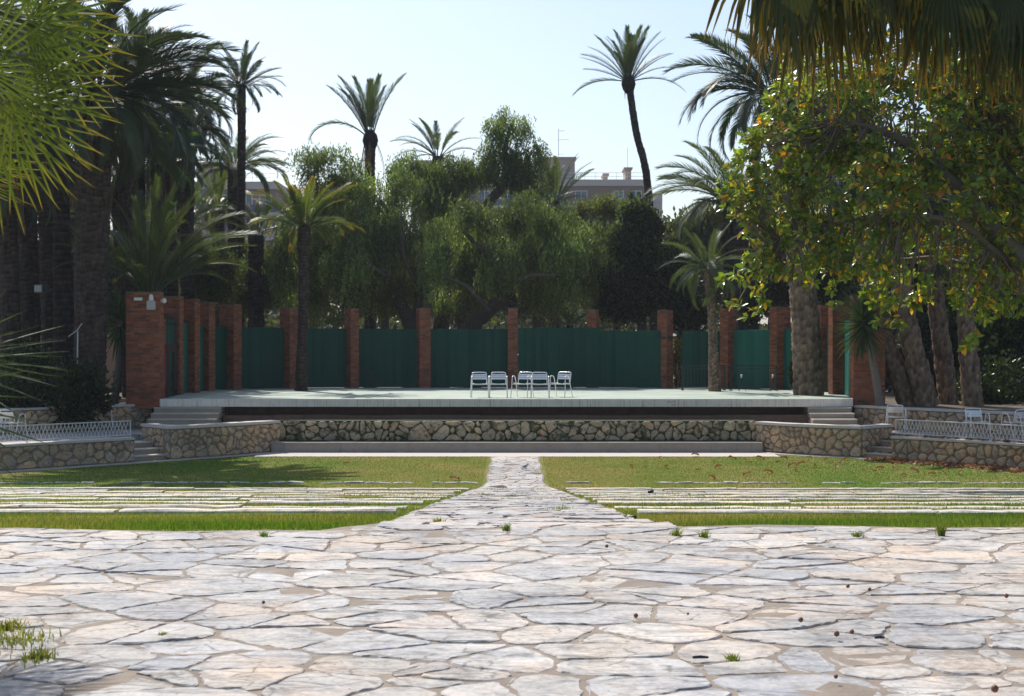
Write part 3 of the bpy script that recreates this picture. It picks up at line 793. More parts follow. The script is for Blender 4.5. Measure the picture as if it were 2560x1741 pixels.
for i, (lab, px, D, w, d, zt, ang) in enumerate(PIERS):
    x = (px - CX) / F * D
    z0 = 1.2 if i in (0, 15) else SZ
    pier(lab, x, D, w, d, zt, z0, ang, 100 + i); PP.append((x, D))
def fence_panel(label, a, b, zt, mat='green_panel', seed=0, z0=SZ + 0.02, boards=0.16, group='green panels closing the bays'):
    """a bay of upright green boards, each board a piece"""
    r = random.Random(seed); L = math.dist(a, b); ang = math.atan2(b[1] - a[1], b[0] - a[0])
    root = thing('fence_panel', label, 'fence panel', (a[0], a[1], z0), ang, group)
    n = max(3, int(L / boards)); bw = L / n
    g = MB()
    for z in (0.25, zt - z0 - 0.3): g.box(0.02, L - 0.02, 0.0425, 0.085, z, z + 0.06)
    g.build('rail', mat, root, world_space=False)
    g = MB(); g.box(0.004, L - 0.004, 0.0365, 0.042, 0.01, zt - z0 - 0.03); g.build('backing_sheet', mat, root, world_space=False)  # sheet added behind the boards to block light through their gaps
    for k in range(n):
        g = MB(); dy = r.uniform(-.0015, .0015)
        g.box(k * bw + 0.001, (k + 1) * bw - 0.001, dy, dy + 0.028, 0, zt - z0 + r.uniform(-.006, .006), bev=0.004); g.build('board', mat, root, world_space=False)
    return root
def iron_fence(label, a, b, zt, z0=SZ, step=0.20, tall=0.0):
    L = math.dist(a, b); ang = math.atan2(b[1] - a[1], b[0] - a[0])
    root = thing('iron_fence', label, 'fence', (a[0], a[1], z0), ang, 'hooped iron fence behind the panels')
    g = MB()
    for z in (0.2, zt - z0 - 0.35): g.box(0.0, L, -0.015, 0.015, z, z + 0.035)
    g.build('rail', 'black_iron', root, world_space=False)
    h = zt - z0; n = max(1, int(L / (2 * step)))
    g = MB(); pth = [(0, 0, 0)] + [(0, 0, h - step / 2)] + [(step / 2 - step / 2 * math.cos(t), 0, h - step / 2 + step / 2 * math.sin(t)) for t in np.linspace(0.3, math.pi - 0.3, 6)] + [(step, 0, h - step / 2), (step, 0, 0)]
    V, Fc = tube(pth, 0.011, 5); me = mesh_np('hoop', V, Fc, 'black_iron', smooth=True)
    for k in range(n):
        o = obj('hoop', me, root); o.location = ((k + 0.25) * L / n, 0, 0)
    return root
def inset(a, b, s, e, back):
    L = math.dist(a, b); d = ((b[0] - a[0]) / L, (b[1] - a[1]) / L); nrm = (-d[1], d[0])
    return (a[0] + d[0] * s + nrm[0] * back, a[1] + d[1] * s + nrm[1] * back), (b[0] - d[0] * e + nrm[0] * back, b[1] - d[1] * e + nrm[1] * back)
BAYS = [ # pier i -> i+1, label, top z, material, start inset, end inset, back
 (1, 'narrow dark green panel beside the door bay', 3.80, 'green_panel_lit'),
 (2, 'narrow bluish green panel in the second bay after the door', 3.74, 'green_panel_lit'),
 (3, 'dark green panel turning the corner of the fence', 3.72, 'green_panel'),
 (4, 'blue-green panel beside the golden-tipped palm trunk', 3.69, 'green_panel'),
 (5, 'dark green panel behind the golden-tipped palm', 3.66, 'green_panel'),
 (6, 'dark green panel with a small hatch at its foot', 3.65, 'green_panel'),
 (7, 'dark green panel behind the two paired chairs', 3.65, 'green_panel'),
 (11, 'green panel behind the spot lamps and barrier', 3.60, 'green_panel_lit'),
 (12, 'green panel partly hidden by the thick palm trunk', 3.63, 'green_panel_lit'),
 (13, 'green panel with streaks of sunlight', 3.72, 'green_panel_lit'),
]
for k, (i, lab, zt, mat) in enumerate(BAYS):
    a, b = inset(PP[i], PP[i + 1], 0.17, 0.17, 0.02); fence_panel(lab, a, b, zt, mat, 300 + k)
    a, b = inset(PP[i], PP[i + 1], 0.1, 0.1, 0.16)
    iron_fence('hooped iron fence above the ' + lab, a, b, zt + 0.2)
a, b = PP[8], PP[9]
fence_panel('wide dark green panel behind the three chairs', *inset(a, b, 0.18, -0.25, -0.28), 3.68, 'green_panel', 320)
fence_panel('green panel ending at the clamped pier', *inset(b, PP[10], 0.22, 0.12, -0.22), 3.58, 'green_panel', 321)
iron_fence('black hooped iron fence above the wide panels behind the chairs', *inset(a, PP[10], 0.2, 0.2, 0.2), 3.86)
a, b = PP[10], PP[11]
fence_panel('green panel beside the gap showing bright shrubs', *inset(a, b, 0.62, 0.16, 0.0), 3.56, 'green_panel', 322)
# hatch at the foot of one panel, clamp on one pier
hx, hy = (912 - CX) / F * 52.55, 52.50
g = MB()
for q in ((-.3, -.26, 0, .62), (.26, .3, 0, .62), (-.26, .26, .58, .62)): g.box(hx + q[0], hx + q[1], hy - .06, hy - .02, SZ + q[2] + .002, SZ + q[3])
tag(g.build('hatch_frame', 'black_iron'), 'dark hatch frame at the foot of a green panel', 'hatch')
px_, py_ = PP[10]
g = MB(); g.box(px_ - .25, px_ + .25, py_ - .3, py_ + .3, 3.28, 3.36); tag(g.build('pier_clamp', 'black_iron'), 'dark metal clamp round the pier by the gap', 'clamp')
# bay with the small green door beside the first pier
dx0, dy0 = PP[0][0] + 0.42, 42.85; dx1, dy1 = PP[1][0] + 0.1, 45.35
bay = thing('door_bay', 'brick bay with small green door, green hatch and red post', 'doorway', (dx0, dy0, SZ), math.atan2(dy1 - dy0, dx1 - dx0))
L = math.dist((dx0, dy0), (dx1, dy1)); H = 3.85 - SZ
g = MB(); g.box(0.05, 0.28, -.06, .06, 0, H); g.build('red_post', 'red_paint', bay, world_space=False)
for (u0, u1, z0, z1, nm, mt, y0, y1) in ((0.30, 0.95, 0, 1.55, 'brick_jamb', 'dark_brick', -.07, .07), (1.9, L, 0, 1.55, 'brick_jamb', 'dark_brick', -.07, .07), (0.3, L, 1.37, 1.6, 'lintel', 'dark_brick', -.09, .08), (0.96, 1.89, 0.02, 1.36, 'door', 'door_paint', -.03, .03), (0.3, L - 0.1, 1.61, H, 'upper_hatch', 'door_paint', -.03, .03)):
    g = MB(); g.box(u0, u1, y0, y1, z0, z1); p = g.build(nm, mt, bay, world_space=False)
    if nm == 'door':
        g = MB(); g.box(1.72, 1.78, -.075, -.031, .62, .74); g.build('handle', 'black_iron', p, world_space=False)
a, b = (dx0, dy0), (dx1, dy1)
iron_fence('black hooped iron fence showing above the green door', *inset(a, b, 0.1, 0.1, -0.12), 4.05)
# pale panel with dapples next to the broad yucca pier, and its red post
a = (PP[14][0] + 0.08, PP[14][1] - 0.2); b = (PP[15][0] - 0.45, 43.55)
fence_panel('pale green panel catching the sun beside the yucca', a, b, 3.85, 'green_panel_lit', 340)
g = MB(); g.box(b[0] + 0.02, b[0] + 0.12, b[1] - .12, b[1] - 0.02, SZ, 3.8); tag(g.build('red_post', 'red_paint'), 'thin red post between pale green panel and yucca pier', 'post')

# fittings on the tall pier
fx, fy = PP[0][0], 42.55 - 0.25 - 0.012
def fy_at(px, py): return ((px - CX) / F * fy, CZ - (py - HY) / F * fy)
al = thing('alarm_box', 'grey alarm box with white siren dome on the tall pier', 'alarm', (fy_at(379, 770)[0], fy, fy_at(379, 775)[1]))
g = MB(); g.box(-.12, .12, -.13, 0, 0, .27, bev=0.02); g.build('box', 'grey_plastic', al, world_space=False)
g = MB(); g.tube([(0, -.07, .272), (0, -.07, .30), (0, -.07, .42), (0, -.07, .46)], [.075, .075, .06, .03], 12); g.build('siren_dome', 'white_plastic', al, smooth=True, world_space=False)
x_, z_ = fy_at(346, 748); em = thing('emergency_light', 'flat white emergency light on the tall brick pier', 'light', (x_, fy, z_))
g = MB(); g.box(-.13, .13, -.05, 0, -.05, .05, bev=.01); g.build('housing', 'grey_plastic', em, world_space=False)
g = MB(); g.box(-.11, .11, -.06, -.051, -.035, .035); g.build('lens', 'white_plastic', em, world_space=False)
x_, z_ = fy_at(408, 752); pl = thing('bulkhead_lamp', 'small round white lamp at the corner of the tall pier', 'lamp', (PP[0][0] + 0.51, 42.4, z_))
g = MB(); g.tube([(0, 0, 0), (.06, 0, 0)], .05, 10); g.build('bracket', 'grey_plastic', pl, world_space=False)
g = MB(); g.tube([(.06, 0, 0), (.08, 0, 0), (.14, 0, 0), (.16, 0, 0)], [.055, .075, .075, .04], 12); g.build('lamp_glass', 'white_plastic', pl, smooth=True, world_space=False)

# dark barriers and spot lamps at the rear of the stage
def barrier(label, x0, x1, y):
    b = thing('barrier', label, 'barrier', (x0, y, SZ), 0, 'dark barriers at the back of the stage'); L = x1 - x0
    g = MB(); g.tube([(0, 0, .86), (L, 0, .86)], .022, 6); g.tube([(0, 0, .12), (L, 0, .12)], .016, 6); g.tube([(0, 0, .76), (L, 0, .76)], .014, 6); g.build('rail', 'barrier_paint', b, world_space=False)
    for t in (0.02, L - 0.02):
        g = MB(); g.tube([(t, 0, 0), (t, 0, .88)], .026, 8); g.box(t - .05, t + .05, -.12, .12, 0, .02); g.build('post', 'barrier_paint', b, world_space=False)
    V, Fc = tube([(0, 0, .12), (0, 0, .76)], .009, 5); me = mesh_np('bar', V, Fc, 'barrier_paint')
    for i in range(int(L / .12)): o = obj('bar', me, b); o.location = (.08 + i * .12, 0, 0)
barrier('dark metal barrier ending beside the slender palm trunk', 5.85, 7.35, 49.9); barrier('dark metal barrier behind the two spot lamps', 7.5, 9.12, 49.6)
for lab, px, D in (('small spot lamp on tripod leaning at the barrier', 1853, 48.9), ('small white spot lamp standing at the barrier end', 1931, 48.7)):
    p = atz(px, SZ, D); s = thing('spot_lamp', lab, 'lamp', p)
    g = MB()
    for a in (0, 2.1, 4.2): g.tube([(0, 0, .45), (.16 * math.cos(a), .16 * math.sin(a), 0.005)], .009, 5)
    g.build('stand', 'black_iron', s, world_space=False)
    g = MB(); g.tube([(0, .04, .47), (0, 0, .50), (0, -.08, .55)], [.02, .032, .04], 10); g.build('head', 'grey_plastic', s, smooth=True, world_space=False)

# ------------------------------------------------------------------ aluminium armchairs
def make_chair():
    t = thing('armchair', 'aluminium slatted armchair', 'chair')
    for s in (-1, 1):
        g = MB(); pth = smooth_path([(s * .275, -.26, 0), (s * .265, -.215, .3), (s * .26, -.19, .58), (s * .26, -.15, .645), (s * .26, -.06, .655), (s * .26, .04, .60), (s * .265, .15, .3), (s * .275, .25, 0)], 4)
        g.tube(pth, .0135, 8); g.build('side_frame', 'aluminium', t, smooth=True, world_space=False)
    g = MB(); g.tube(smooth_path([(-.215, -.2, .43), (-.222, .0, .425), (-.222, .16, .42), (-.222, .20, .5), (-.218, .255, .70), (-.19, .27, .755), (0, .275, .765), (.19, .27, .755), (.218, .255, .70), (.222, .20, .5), (.222, .16, .42), (.222, .0, .425), (.215, -.2, .43)], 4), .0135, 8)
    g.build('back_frame', 'aluminium', t, smooth=True, world_space=False)
    g = MB()
    for y in (-.19, .12): g.tube([(-.262, y, .40), (.262, y, .40)], .010, 6)
    g.build('crossbar', 'aluminium', t, world_space=False)
    for k in range(5):
        y = -.20 + k * .075; m = 8; V = []; Fc = []
        for i in range(m + 1):
            x = -.215 + .43 * i / m; z = .437 - .018 * (1 - (2 * i / m - 1) ** 2)
            V += [(x, y, z), (x, y + .062, z - .002), (x, y + .062, z - .008), (x, y, z - .008)]
        for i in range(m):
            for q in range(4): Fc.append((i * 4 + q, i * 4 + (q + 1) % 4, i * 4 + 4 + (q + 1) % 4, i * 4 + 4 + q))
        part('seat_slat', V, Fc, 'aluminium', t, world_space=False)
    for k in range(3):
        z = .545 + k * .058; m = 8; V = []; Fc = []
        for i in range(m + 1):
            u = 2 * i / m - 1; x = .215 * u; y = .205 + (z - .5) * .24 + .022 * (1 - u * u)
            V += [(x, y - .004, z), (x, y + .010, z + .050), (x, y + .014, z + .050), (x, y, z)]
        for i in range(m):
            for q in range(4): Fc.append((i * 4 + q, i * 4 + 4 + q, i * 4 + 4 + (q + 1) % 4, i * 4 + (q + 1) % 4))
        part('back_slat', V, Fc, 'aluminium', t, world_space=False)
    return t
chair = make_chair()
def put_chair(first, label, group, x, y, z, rz):
    c = first or copy_tree(chair)
    c.location = (x, y, z); c.rotation_euler = (0, 0, rz); tag(c, label, 'chair', group)
ST = 'aluminium chairs at the front of the stage'
for k, (px, rz, D, lab) in enumerate(((1200, R(6), 43.35, 'aluminium slatted armchair at the free end of the paired chairs on stage'), (1246, R(-1), 43.4, 'aluminium slatted armchair on stage closest to the brick pier behind'), (1306, R(-24), 43.6, 'aluminium slatted armchair turned aside in front of the brick pier'), (1350, R(1), 43.3, 'aluminium slatted armchair between two turned chairs on stage'), (1402, R(-30), 43.7, 'aluminium slatted armchair turned aside at the end of the stage row'))):
    put_chair(chair if k == 0 else None, lab, ST, (px - CX) / F * D, D, SZ, rz)
TC = 'aluminium chairs on the side terraces'
for px, D, rz, lab in ((2240, 40.9, R(158), 'aluminium armchair with its back to the steps by the leaning palms'), (2442, 38.2, R(6), 'aluminium armchair alone behind the white railing in shade'), (2536, 38.0, R(205), 'aluminium armchair of a pair by the railing, backrest turned away'), (2570, 37.7, R(190), 'aluminium armchair of a pair at the railing end'), (140, 41.2, R(70), 'aluminium armchair beside the dark ivy bush'), (30, 37.8, R(160), 'aluminium armchair behind the shaded railing, back to the lawn'), (-6, 38.2, R(170), 'aluminium armchair half out of view behind the shaded railing'), (272, 41.8, R(80), 'aluminium armchair between ivy bush and low bed wall')):
    put_chair(None, lab, TC, (px - CX) / F * D, D, TZ, rz)

# ------------------------------------------------------------------ white railings with crossing bars
def railing(label, pl, z, side):
    root = thing('railing', label, 'railing', (pl[0][0], pl[0][1], z)); pl2 = off(pl, -0.16 * side); P, s = resample(pl2); L = s[-1]
    H = 0.43
    def pt(u, h): p, d = along(P, s, u); return (p[0], p[1], z + h)
    g = MB(); g.tube([pt(u, H) for u in np.arange(0, L + .01, .3)], .016, 6); g.build('top_rail', 'rail_paint', root)
    g = MB(); g.tube([pt(u, .06) for u in np.arange(0, L + .01, .3)], .012, 6); g.build('bottom_rail', 'rail_paint', root)
    u = 0.02
    while u < L:
        g = MB(); g.tube([pt(u, 0.0), pt(u, H if u < .1 or u > L - .9 else .06)], .014, 6); g.build('post', 'rail_paint', root); u += 0.72
    # pairs of bowed flat bars that cross near the top
    u = 0.08
    while u < L - 0.25:
        g = MB()
        for a, b in ((u, u + 0.15), (u + 0.15, u)):
            q = [pt(a + (b - a) * (0.12 + 0.76 * (3 * t * t - 2 * t ** 3) if True else t) , .06 + (H - .06) * t) for t in np.linspace(0, 1, 7)]
            g.tube(q, .0095, 5)
        g.build('crossed_bar', 'rail_paint', root); u += 0.105
    return root
railing('greyish white low railing of crossed bars in the shade', RAIL_L, 0.66, -1)
railing('greyish white low railing of crossed bars above fallen leaves', RAIL_R, 0.66, 1)

# ------------------------------------------------------------------ apartment blocks beyond the park
def block(label, pxl, pxr, ytop, D, depth, floors, penthouses, wins, fh=3.0, ang=0.0):
    A = at(pxl, ytop, D); B = at(pxr, ytop, D); W = B.x - A.x; zt = A.z
    root = thing('apartment_building', label, 'building', (A.x, D, 0), ang)
    g = MB(); g.box(0, W, 0, depth, -0.05, zt - 0.9); g.build('wall', 'building_brown', root, world_space=False)
    g = MB(); g.box(-0.25, W + 0.25, -0.3, depth + 0.2, zt - 0.9, zt); g.build('parapet', 'building_white', root, world_space=False)
    for f in range(floors):
        z = zt - 0.9 - fh * (f + 1)
        if z < 1: break
        g = MB(); g.box(-0.2, W + 0.5, -1.25, -0.001, z - 0.15, z + 0.12); g.build('balcony_slab', 'building_white', root, world_space=False)
        g = MB(); g.box(-0.2, W + 0.5, -1.25, -1.17, z + 0.125, z + 1.05); g.build('balcony_front', 'balcony_dark' if f % 2 == 0 else 'building_render', root, world_space=False)
        for k, (u, w) in enumerate(wins):
            g = MB(); x0 = u * W
            g.box(x0 - .08, x0 + w + .08, -.08, -.001, z + 0.13, z + 2.35); wd = g.build('window', 'window_frame', root, world_space=False)
            for q in range(2):
                g = MB(); g.box(x0 + q * w / 2 + .05, x0 + (q + 1) * w / 2 - .05, -.11, -.081, z + 0.2, z + 2.25); g.build('pane', 'window_glass', wd, world_space=False)
    for (u0, u1, h, dd) in penthouses:
        g = MB(); g.box(u0 * W, u1 * W, dd, dd + 4, zt + .001, zt + h); g.box(u0 * W - .2, u1 * W + .2, dd - .2, dd + 4.2, zt + h + .001, zt + h + .25); g.build('penthouse', 'building_render', root, world_space=False)
    g = MB()
    for z in (zt + .5, zt + 1.0): g.tube([(0, .2, z), (W, .2, z)], .03, 4)
    for i in range(int(W / 1.5)): g.tube([(i * 1.5, .2, zt), (i * 1.5, .2, zt + 1)], .025, 4)
    g.build('roof_railing', 'window_frame', root, world_space=False)
    return root, A, zt
b1, A1, zt1 = block('pale apartment block with dark balconies and a rooftop antenna', 1035, 1620, 450, 200, 14, 6, [(0.0, 0.10, 2.6, 1), (0.53, 0.69, 3.2, 2), (0.905, 0.93, 1.6, 1), (0.815, 0.83, 0.8, 1.5)], [(0.05, 1.4), (0.15, 1.4), (0.28, 1.4), (0.40, 1.4), (0.535, 2.6), (0.69, 1.6), (0.855, 1.3), (0.925, 1.5)])
W1 = (1620 - 1035) / F * 200
g = MB(); ax = 0.62 * W1; zb = zt1 + 3.4
g.tube([(ax, 3, zb), (ax, 3, zb + 4.2)], .05, 5); g.tube([(ax - .2, 3, zb + 2.6), (ax + 1.5, 3, zb + 2.7)], .035, 4); g.tube([(ax, 3, zb + 3.9), (ax + .9, 3, zb + 3.9)], .035, 4); g.tube([(ax - .1, 3, zb + .6), (ax + .8, 3, zb + .6)], .035, 4)
for q in range(4): g.tube([(ax + .3 * q, 2.7, zb + 3.9), (ax + .3 * q, 3.3, zb + 3.9)], .02, 4)
g.build('antenna', 'dull_aluminium', b1, world_space=False)
g = MB(); g.tube([(W1 * .917, 2, zt1 + 1.7), (W1 * .917, 2, zt1 + 4.8)], .03, 4); g.build('mast', 'dull_aluminium', b1, world_space=False)
g = MB(); g.box(W1 + .3, W1 + 2.0, 0, 6, -.05, zt1 - 3.2); g.box(W1 + .3, W1 + 2.0, -.1, -.001, zt1 - 3.2, zt1 - 2.0); g.build('wing', 'building_white', b1, world_space=False)
block('beige apartment block seen between the palm trunks', 285, 690, 455, 170, 12, 6, [(0.50, 0.72, 2.2, 1), (0.08, 0.2, 1.5, 2)], [(0.04, 1.4), (0.16, 1.4), (0.30, 1.4), (0.46, 1.4), (0.62, 1.5), (0.78, 1.4), (0.9, 1.4)])
gw = thing('garden_building', 'peach rendered garden wall behind the palm trunks', 'wall', (-19, 57, 0))
g = MB(); g.box(-9, 4.5, 0, .3, .9, 3.3); g.build('wall', 'peach_render', gw, world_space=False)
g = MB(); g.box(-9.1, 4.6, -.08, .38, 3.301, 3.42); g.build('coping', 'coping', gw, world_space=False)

# ------------------------------------------------------------------ palm fronds (feather leaves): a few shapes, shared by every copy
def frond_mesh(name, mat, droop, n=60, leaflet=0.17, width=0.0105, vee=25, seed=0, sway=0.0, start=0.16, hang=0.0, rachis=0.012):
    r = random.Random(seed); V = []; Fc = []; C = []
    m = 14; pts = []; tn = []; p = np.zeros(3); ds = 1.0 / m
    for i in range(m + 1):
        s = i / m; e = -droop * s ** 1.4; yaw = sway * s * s
        t = np.array([math.cos(e) * math.cos(yaw), math.cos(e) * math.sin(yaw), math.sin(e)])
        pts.append(p.copy()); tn.append(t); p = p + t * ds
    rr = [rachis * (1 - 0.85 * i / m) for i in range(m + 1)]
    tv, tf = tube(pts, rr, 4, False); V += [tuple(v) for v in tv]; Fc += [tuple(f) for f in tf]; C += [min(0.5, 0.25)] * len(tv)
    for k in range(n):
        s = start + (1 - start) * (k + 0.5) / n; f = s * m; i = min(m - 1, int(f)); a = f - i
        q = pts[i] * (1 - a) + pts[i + 1] * a; t = tn[i] * (1 - a) + tn[i + 1] * a
        up = np.array([-t[2], 0, t[0]]); up /= np.linalg.norm(up); sd = np.cross(up, t)
        prof = min(1.0, 0.35 + 2.6 * (s - start)) * (1 - 0.55 * max(0, (s - 0.55) / 0.45) ** 1.5)
        fwd = R(58 - 30 * s)
        for sg in (-1, 1):
            L = leaflet * prof * r.uniform(0.85, 1.12); ve = R(vee + r.uniform(-14, 14))
            d = t * math.cos(fwd) + math.sin(fwd) * (sd * sg * math.cos(ve) + up * math.sin(ve)); d = d + np.array([0, 0, -hang * r.uniform(0.6, 1.3)]); d /= np.linalg.norm(d)
            wv = np.cross(d, up if abs(np.dot(d, up)) < .9 else sd); wv /= np.linalg.norm(wv) + 1e-9
            w = width * r.uniform(0.8, 1.2); b = len(V)
            mid = q + d * L * 0.45; tip = q + d * L + np.array([0, 0, -0.10 * L])
            V += [tuple(q - wv * w * .35), tuple(q + wv * w * .35), tuple(mid - wv * w * .5), tuple(mid + wv * w * .5), tuple(tip)]
            Fc += [(b, b + 1, b + 3, b + 2), (b + 2, b + 3, b + 4)]; cc = 0.25 + 0.5 * s
            C += [cc * .7, cc * .7, cc, cc, min(1, cc + .35)]
    return mesh_np(name, V, Fc, mat, colr=np.repeat(np.array(C)[:, None], 3, axis=1))
FR = {}
for mat in ('date_frond', 'date_frond_dark', 'fresh_frond', 'golden_frond'):
    FR[mat] = {'up': [frond_mesh('frond', mat, R(28), seed=1, sway=.1), frond_mesh('frond', mat, R(40), seed=2, sway=-.12)],
               'mid': [frond_mesh('frond', mat, R(62), seed=3, sway=.15), frond_mesh('frond', mat, R(75), seed=4, sway=-.12)],
               'arch': [frond_mesh('frond', mat, R(105), seed=5, sway=.1, hang=.25), frond_mesh('frond', mat, R(125), seed=6, sway=-.15, hang=.3)]}
FR['slim_frond'] = {k: [frond_mesh('frond', 'date_frond', d, 62, .15, .0062, 30, 40 + i, .12 * (-1) ** i) for i, d in enumerate(ds)] for k, ds in (('up', (R(24), R(36))), ('mid', (R(58), R(74))), ('arch', (R(100), R(115))))}
DEAD = [frond_mesh('dead_frond', 'dead_frond', R(30), 30, .13, .011, 5, 8, .2, hang=.7), frond_mesh('dead_frond', 'dead_frond', R(45), 30, .13, .011, 5, 9, -.2, hang=.7)]

def add_frond(root, me, p, az, el, L, roll=0.0, name='frond', w=1.0):
    o = obj(name, me, root)
    o.matrix_local = Matrix.Translation(Vector(p) - root.location) @ Matrix.Rotation(az, 4, 'Z') @ Matrix.Rotation(-el, 4, 'Y') @ Matrix.Rotation(roll, 4, 'X') @ Matrix.Diagonal((L, L * w, L, 1))
    return o
def trunk_geo(pts, radii, style, rowh=0.16, sides=22, amp=0.06, seed=0):
    """trunk along pts with old leaf bases (scales) or ring scars as relief"""
    r = random.Random(seed); path = smooth_path(pts, 8); P = np.array(path)
    seg = np.linalg.norm(np.diff(P, axis=0), axis=1); s = np.concatenate([[0], np.cumsum(seg)]); L = s[-1]
    m = max(10, int(L / rowh * 4)); u = np.linspace(0, L, m + 1)
    Q = np.stack([np.interp(u, s, P[:, k]) for k in range(3)], axis=1)
    rad = np.interp(u / L, np.linspace(0, 1, len(radii)), radii)
    _, T, A, B = frames(Q); ang = np.arange(sides) / sides * 2 * math.pi
    V = np.zeros((m + 1, sides, 3)); K = np.zeros((m + 1, sides)); cols = max(6, sides // 2)
    jit = np.array([[r.uniform(-1, 1) for _ in range(cols)] for _ in range(int(L / rowh) + 6)])
    phase = [r.random() for _ in range(cols)]
    for i in range(m + 1):
        for j in range(sides):
            c = int(ang[j] / (2 * math.pi) * cols); fr = ang[j] / (2 * math.pi) * cols - c
            if style == 'scale':
                row = u[i] / rowh + 0.5 * (c % 2) + .7 * phase[c] + .35 * math.sin(u[i] * 2.1 + c); k = int(row); f = row - k
                d = amp * (f * 1.0 + 0.35 * jit[min(k, len(jit) - 1)][c]) * (0.45 + 0.55 * math.sin(math.pi * min(1, max(0, fr + .25))))
            else:
                row = u[i] / rowh + .15 * phase[c]; f = row - int(row); d = amp * (0.8 * f + 0.5 * jit[min(int(row), len(jit) - 1)][c])
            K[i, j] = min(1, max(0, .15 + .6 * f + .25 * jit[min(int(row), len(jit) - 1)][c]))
            V[i, j] = Q[i] + (rad[i] * (1 + d / max(rad[i], .05) * 1.0)) * (math.cos(ang[j]) * A[i] + math.sin(ang[j]) * B[i])
    V = V.reshape(-1, 3)
    I = np.arange(m)[:, None] * sides; J = np.arange(sides)[None, :]; J2 = (J + 1) % sides
    Fq = np.stack([(I + J), (I + J2), (I + sides + J2), (I + sides + J)], axis=2).reshape(-1, 4)
    trunk_geo.col = np.repeat(K.reshape(-1, 1), 3, axis=1)
    return V, Fq
def palm(label, pts, radii, crowns, mat='date_frond', style='scale', bark_='dark_palm_bark', amp=0.05, rowh=0.17, sides=20, group='date palms of the park', seed=0, knob=0.0, explicit=(), dead=0, deadL=1.2, name='date_palm', base=None, roll=True):
    """crowns: (count, elevation mean, spread, length, shape) in degrees and metres"""
    r = random.Random(1000 + seed); pts = [Vector(p) for p in pts]
    root = thing(name, label, 'palm', pts[0], 0, group)
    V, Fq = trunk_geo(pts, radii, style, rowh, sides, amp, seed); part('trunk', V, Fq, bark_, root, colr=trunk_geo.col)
    top = pts[-1]
    if knob:
        g = MB(); g.tube([top + Vector((0, 0, z * knob)) for z in (-1.3, -.9, -.3, .3, .8)], [radii[-1] * 1.0, knob * .62, knob * .8, knob * .66, knob * .25], 12); g.build('leaf_base_knob', bark_, root, smooth=True)
    for (n, em, es, L, shape) in crowns:
        a0 = r.uniform(0, 6.28)
        for k in range(n):
            az = a0 + 6.283 * k / n + r.uniform(-.25, .25); el = R(em + r.uniform(-es, es)); me = r.choice(FR[mat][shape])
            off_ = Vector((math.cos(az), math.sin(az), 0)) * radii[-1] * .6
            add_frond(root, me, top + off_ + Vector((0, 0, r.uniform(-.1, .15))), az, el, L * r.uniform(.85, 1.12), R(r.uniform(-35, 35)) if roll else 0)
    for (az, el, L, shape) in explicit:
        me = r.choice(FR[mat][shape]); az = R(az)
        add_frond(root, me, top + Vector((math.cos(az), math.sin(az), 0)) * radii[-1] * .5, az, R(el), L, R(r.uniform(-20, 20)))
    for k in range(dead):
        az = r.uniform(0, 6.28); add_frond(root, r.choice(DEAD), top + Vector((math.cos(az), math.sin(az), -.3)) * radii[-1], az, R(-r.uniform(55, 82)), deadL * r.uniform(.7, 1.2), 0, 'dead_frond')
    return root
def P3(*a): return [at(*p) for p in a]

# free-standing palms against the sky
palm('tall slim palm leaning far above the park, sparse fanned crown', [atz(1640, 0.9, 66), at(1622, 495, 66), at(1590, 330, 66), at(1571, 205, 66)], [.26, .225, .17, .15], [], 'date_frond', 'ring', 'dark_palm_bark', .02, .25, seed=1, knob=.42,
     explicit=[(180, 8, 2.7, 'mid'), (0, 14, 2.75, 'mid'), (170, 28, 2.1, 'up'), (160, 48, 2.6, 'up'), (20, 50, 2.6, 'up'), (10, 34, 2.3, 'up'), (200, 62, 2.4, 'up'), (185, 74, 2.3, 'up'), (150, 80, 2.5, 'up'), (60, 80, 2.5, 'up'), (-30, 78, 2.6, 'up'), (-20, 68, 2.6, 'up'), (-60, 70, 2.2, 'up'), (-100, 75, 2.2, 'up'), (120, 66, 2.2, 'up'), (-140, 70, 2.0, 'up'), (195, 55, 2.4, 'up'), (90, 75, 2.5, 'up'), (-90, 60, 2.0, 'up'), (175, 66, 2.6, 'up'), (5, 62, 2.6, 'up'), (-45, 84, 2.6, 'up'), (135, 84, 2.6, 'up'), (0, 44, 2.4, 'up'), (165, 40, 2.5, 'up'), (-110, 82, 2.5, 'up')], dead=2, deadL=.9)
palm('palm with a knobbly top, upright tuft and one drooping frond', [atz(925, 0.9, 64), at(925, 500, 64), at(926, 345, 64)], [.3, .24, .2], [], 'date_frond', 'ring', 'dark_palm_bark', .04, .22, seed=2, knob=.45,
     explicit=[(178, 42, 3.2, 'arch'), (170, 62, 3.1, 'up'), (160, 70, 2.9, 'up'), (190, 74, 3.0, 'up'), (200, 80, 2.9, 'up'), (100, 84, 2.9, 'up'), (-60, 84, 2.8, 'up'), (-90, 80, 2.6, 'up'), (-120, 76, 2.8, 'up'), (0, 76, 3.2, 'up'), (150, 76, 2.8, 'up'), (210, 68, 2.7, 'up'), (40, 82, 2.6, 'up')], dead=7, deadL=2.2)
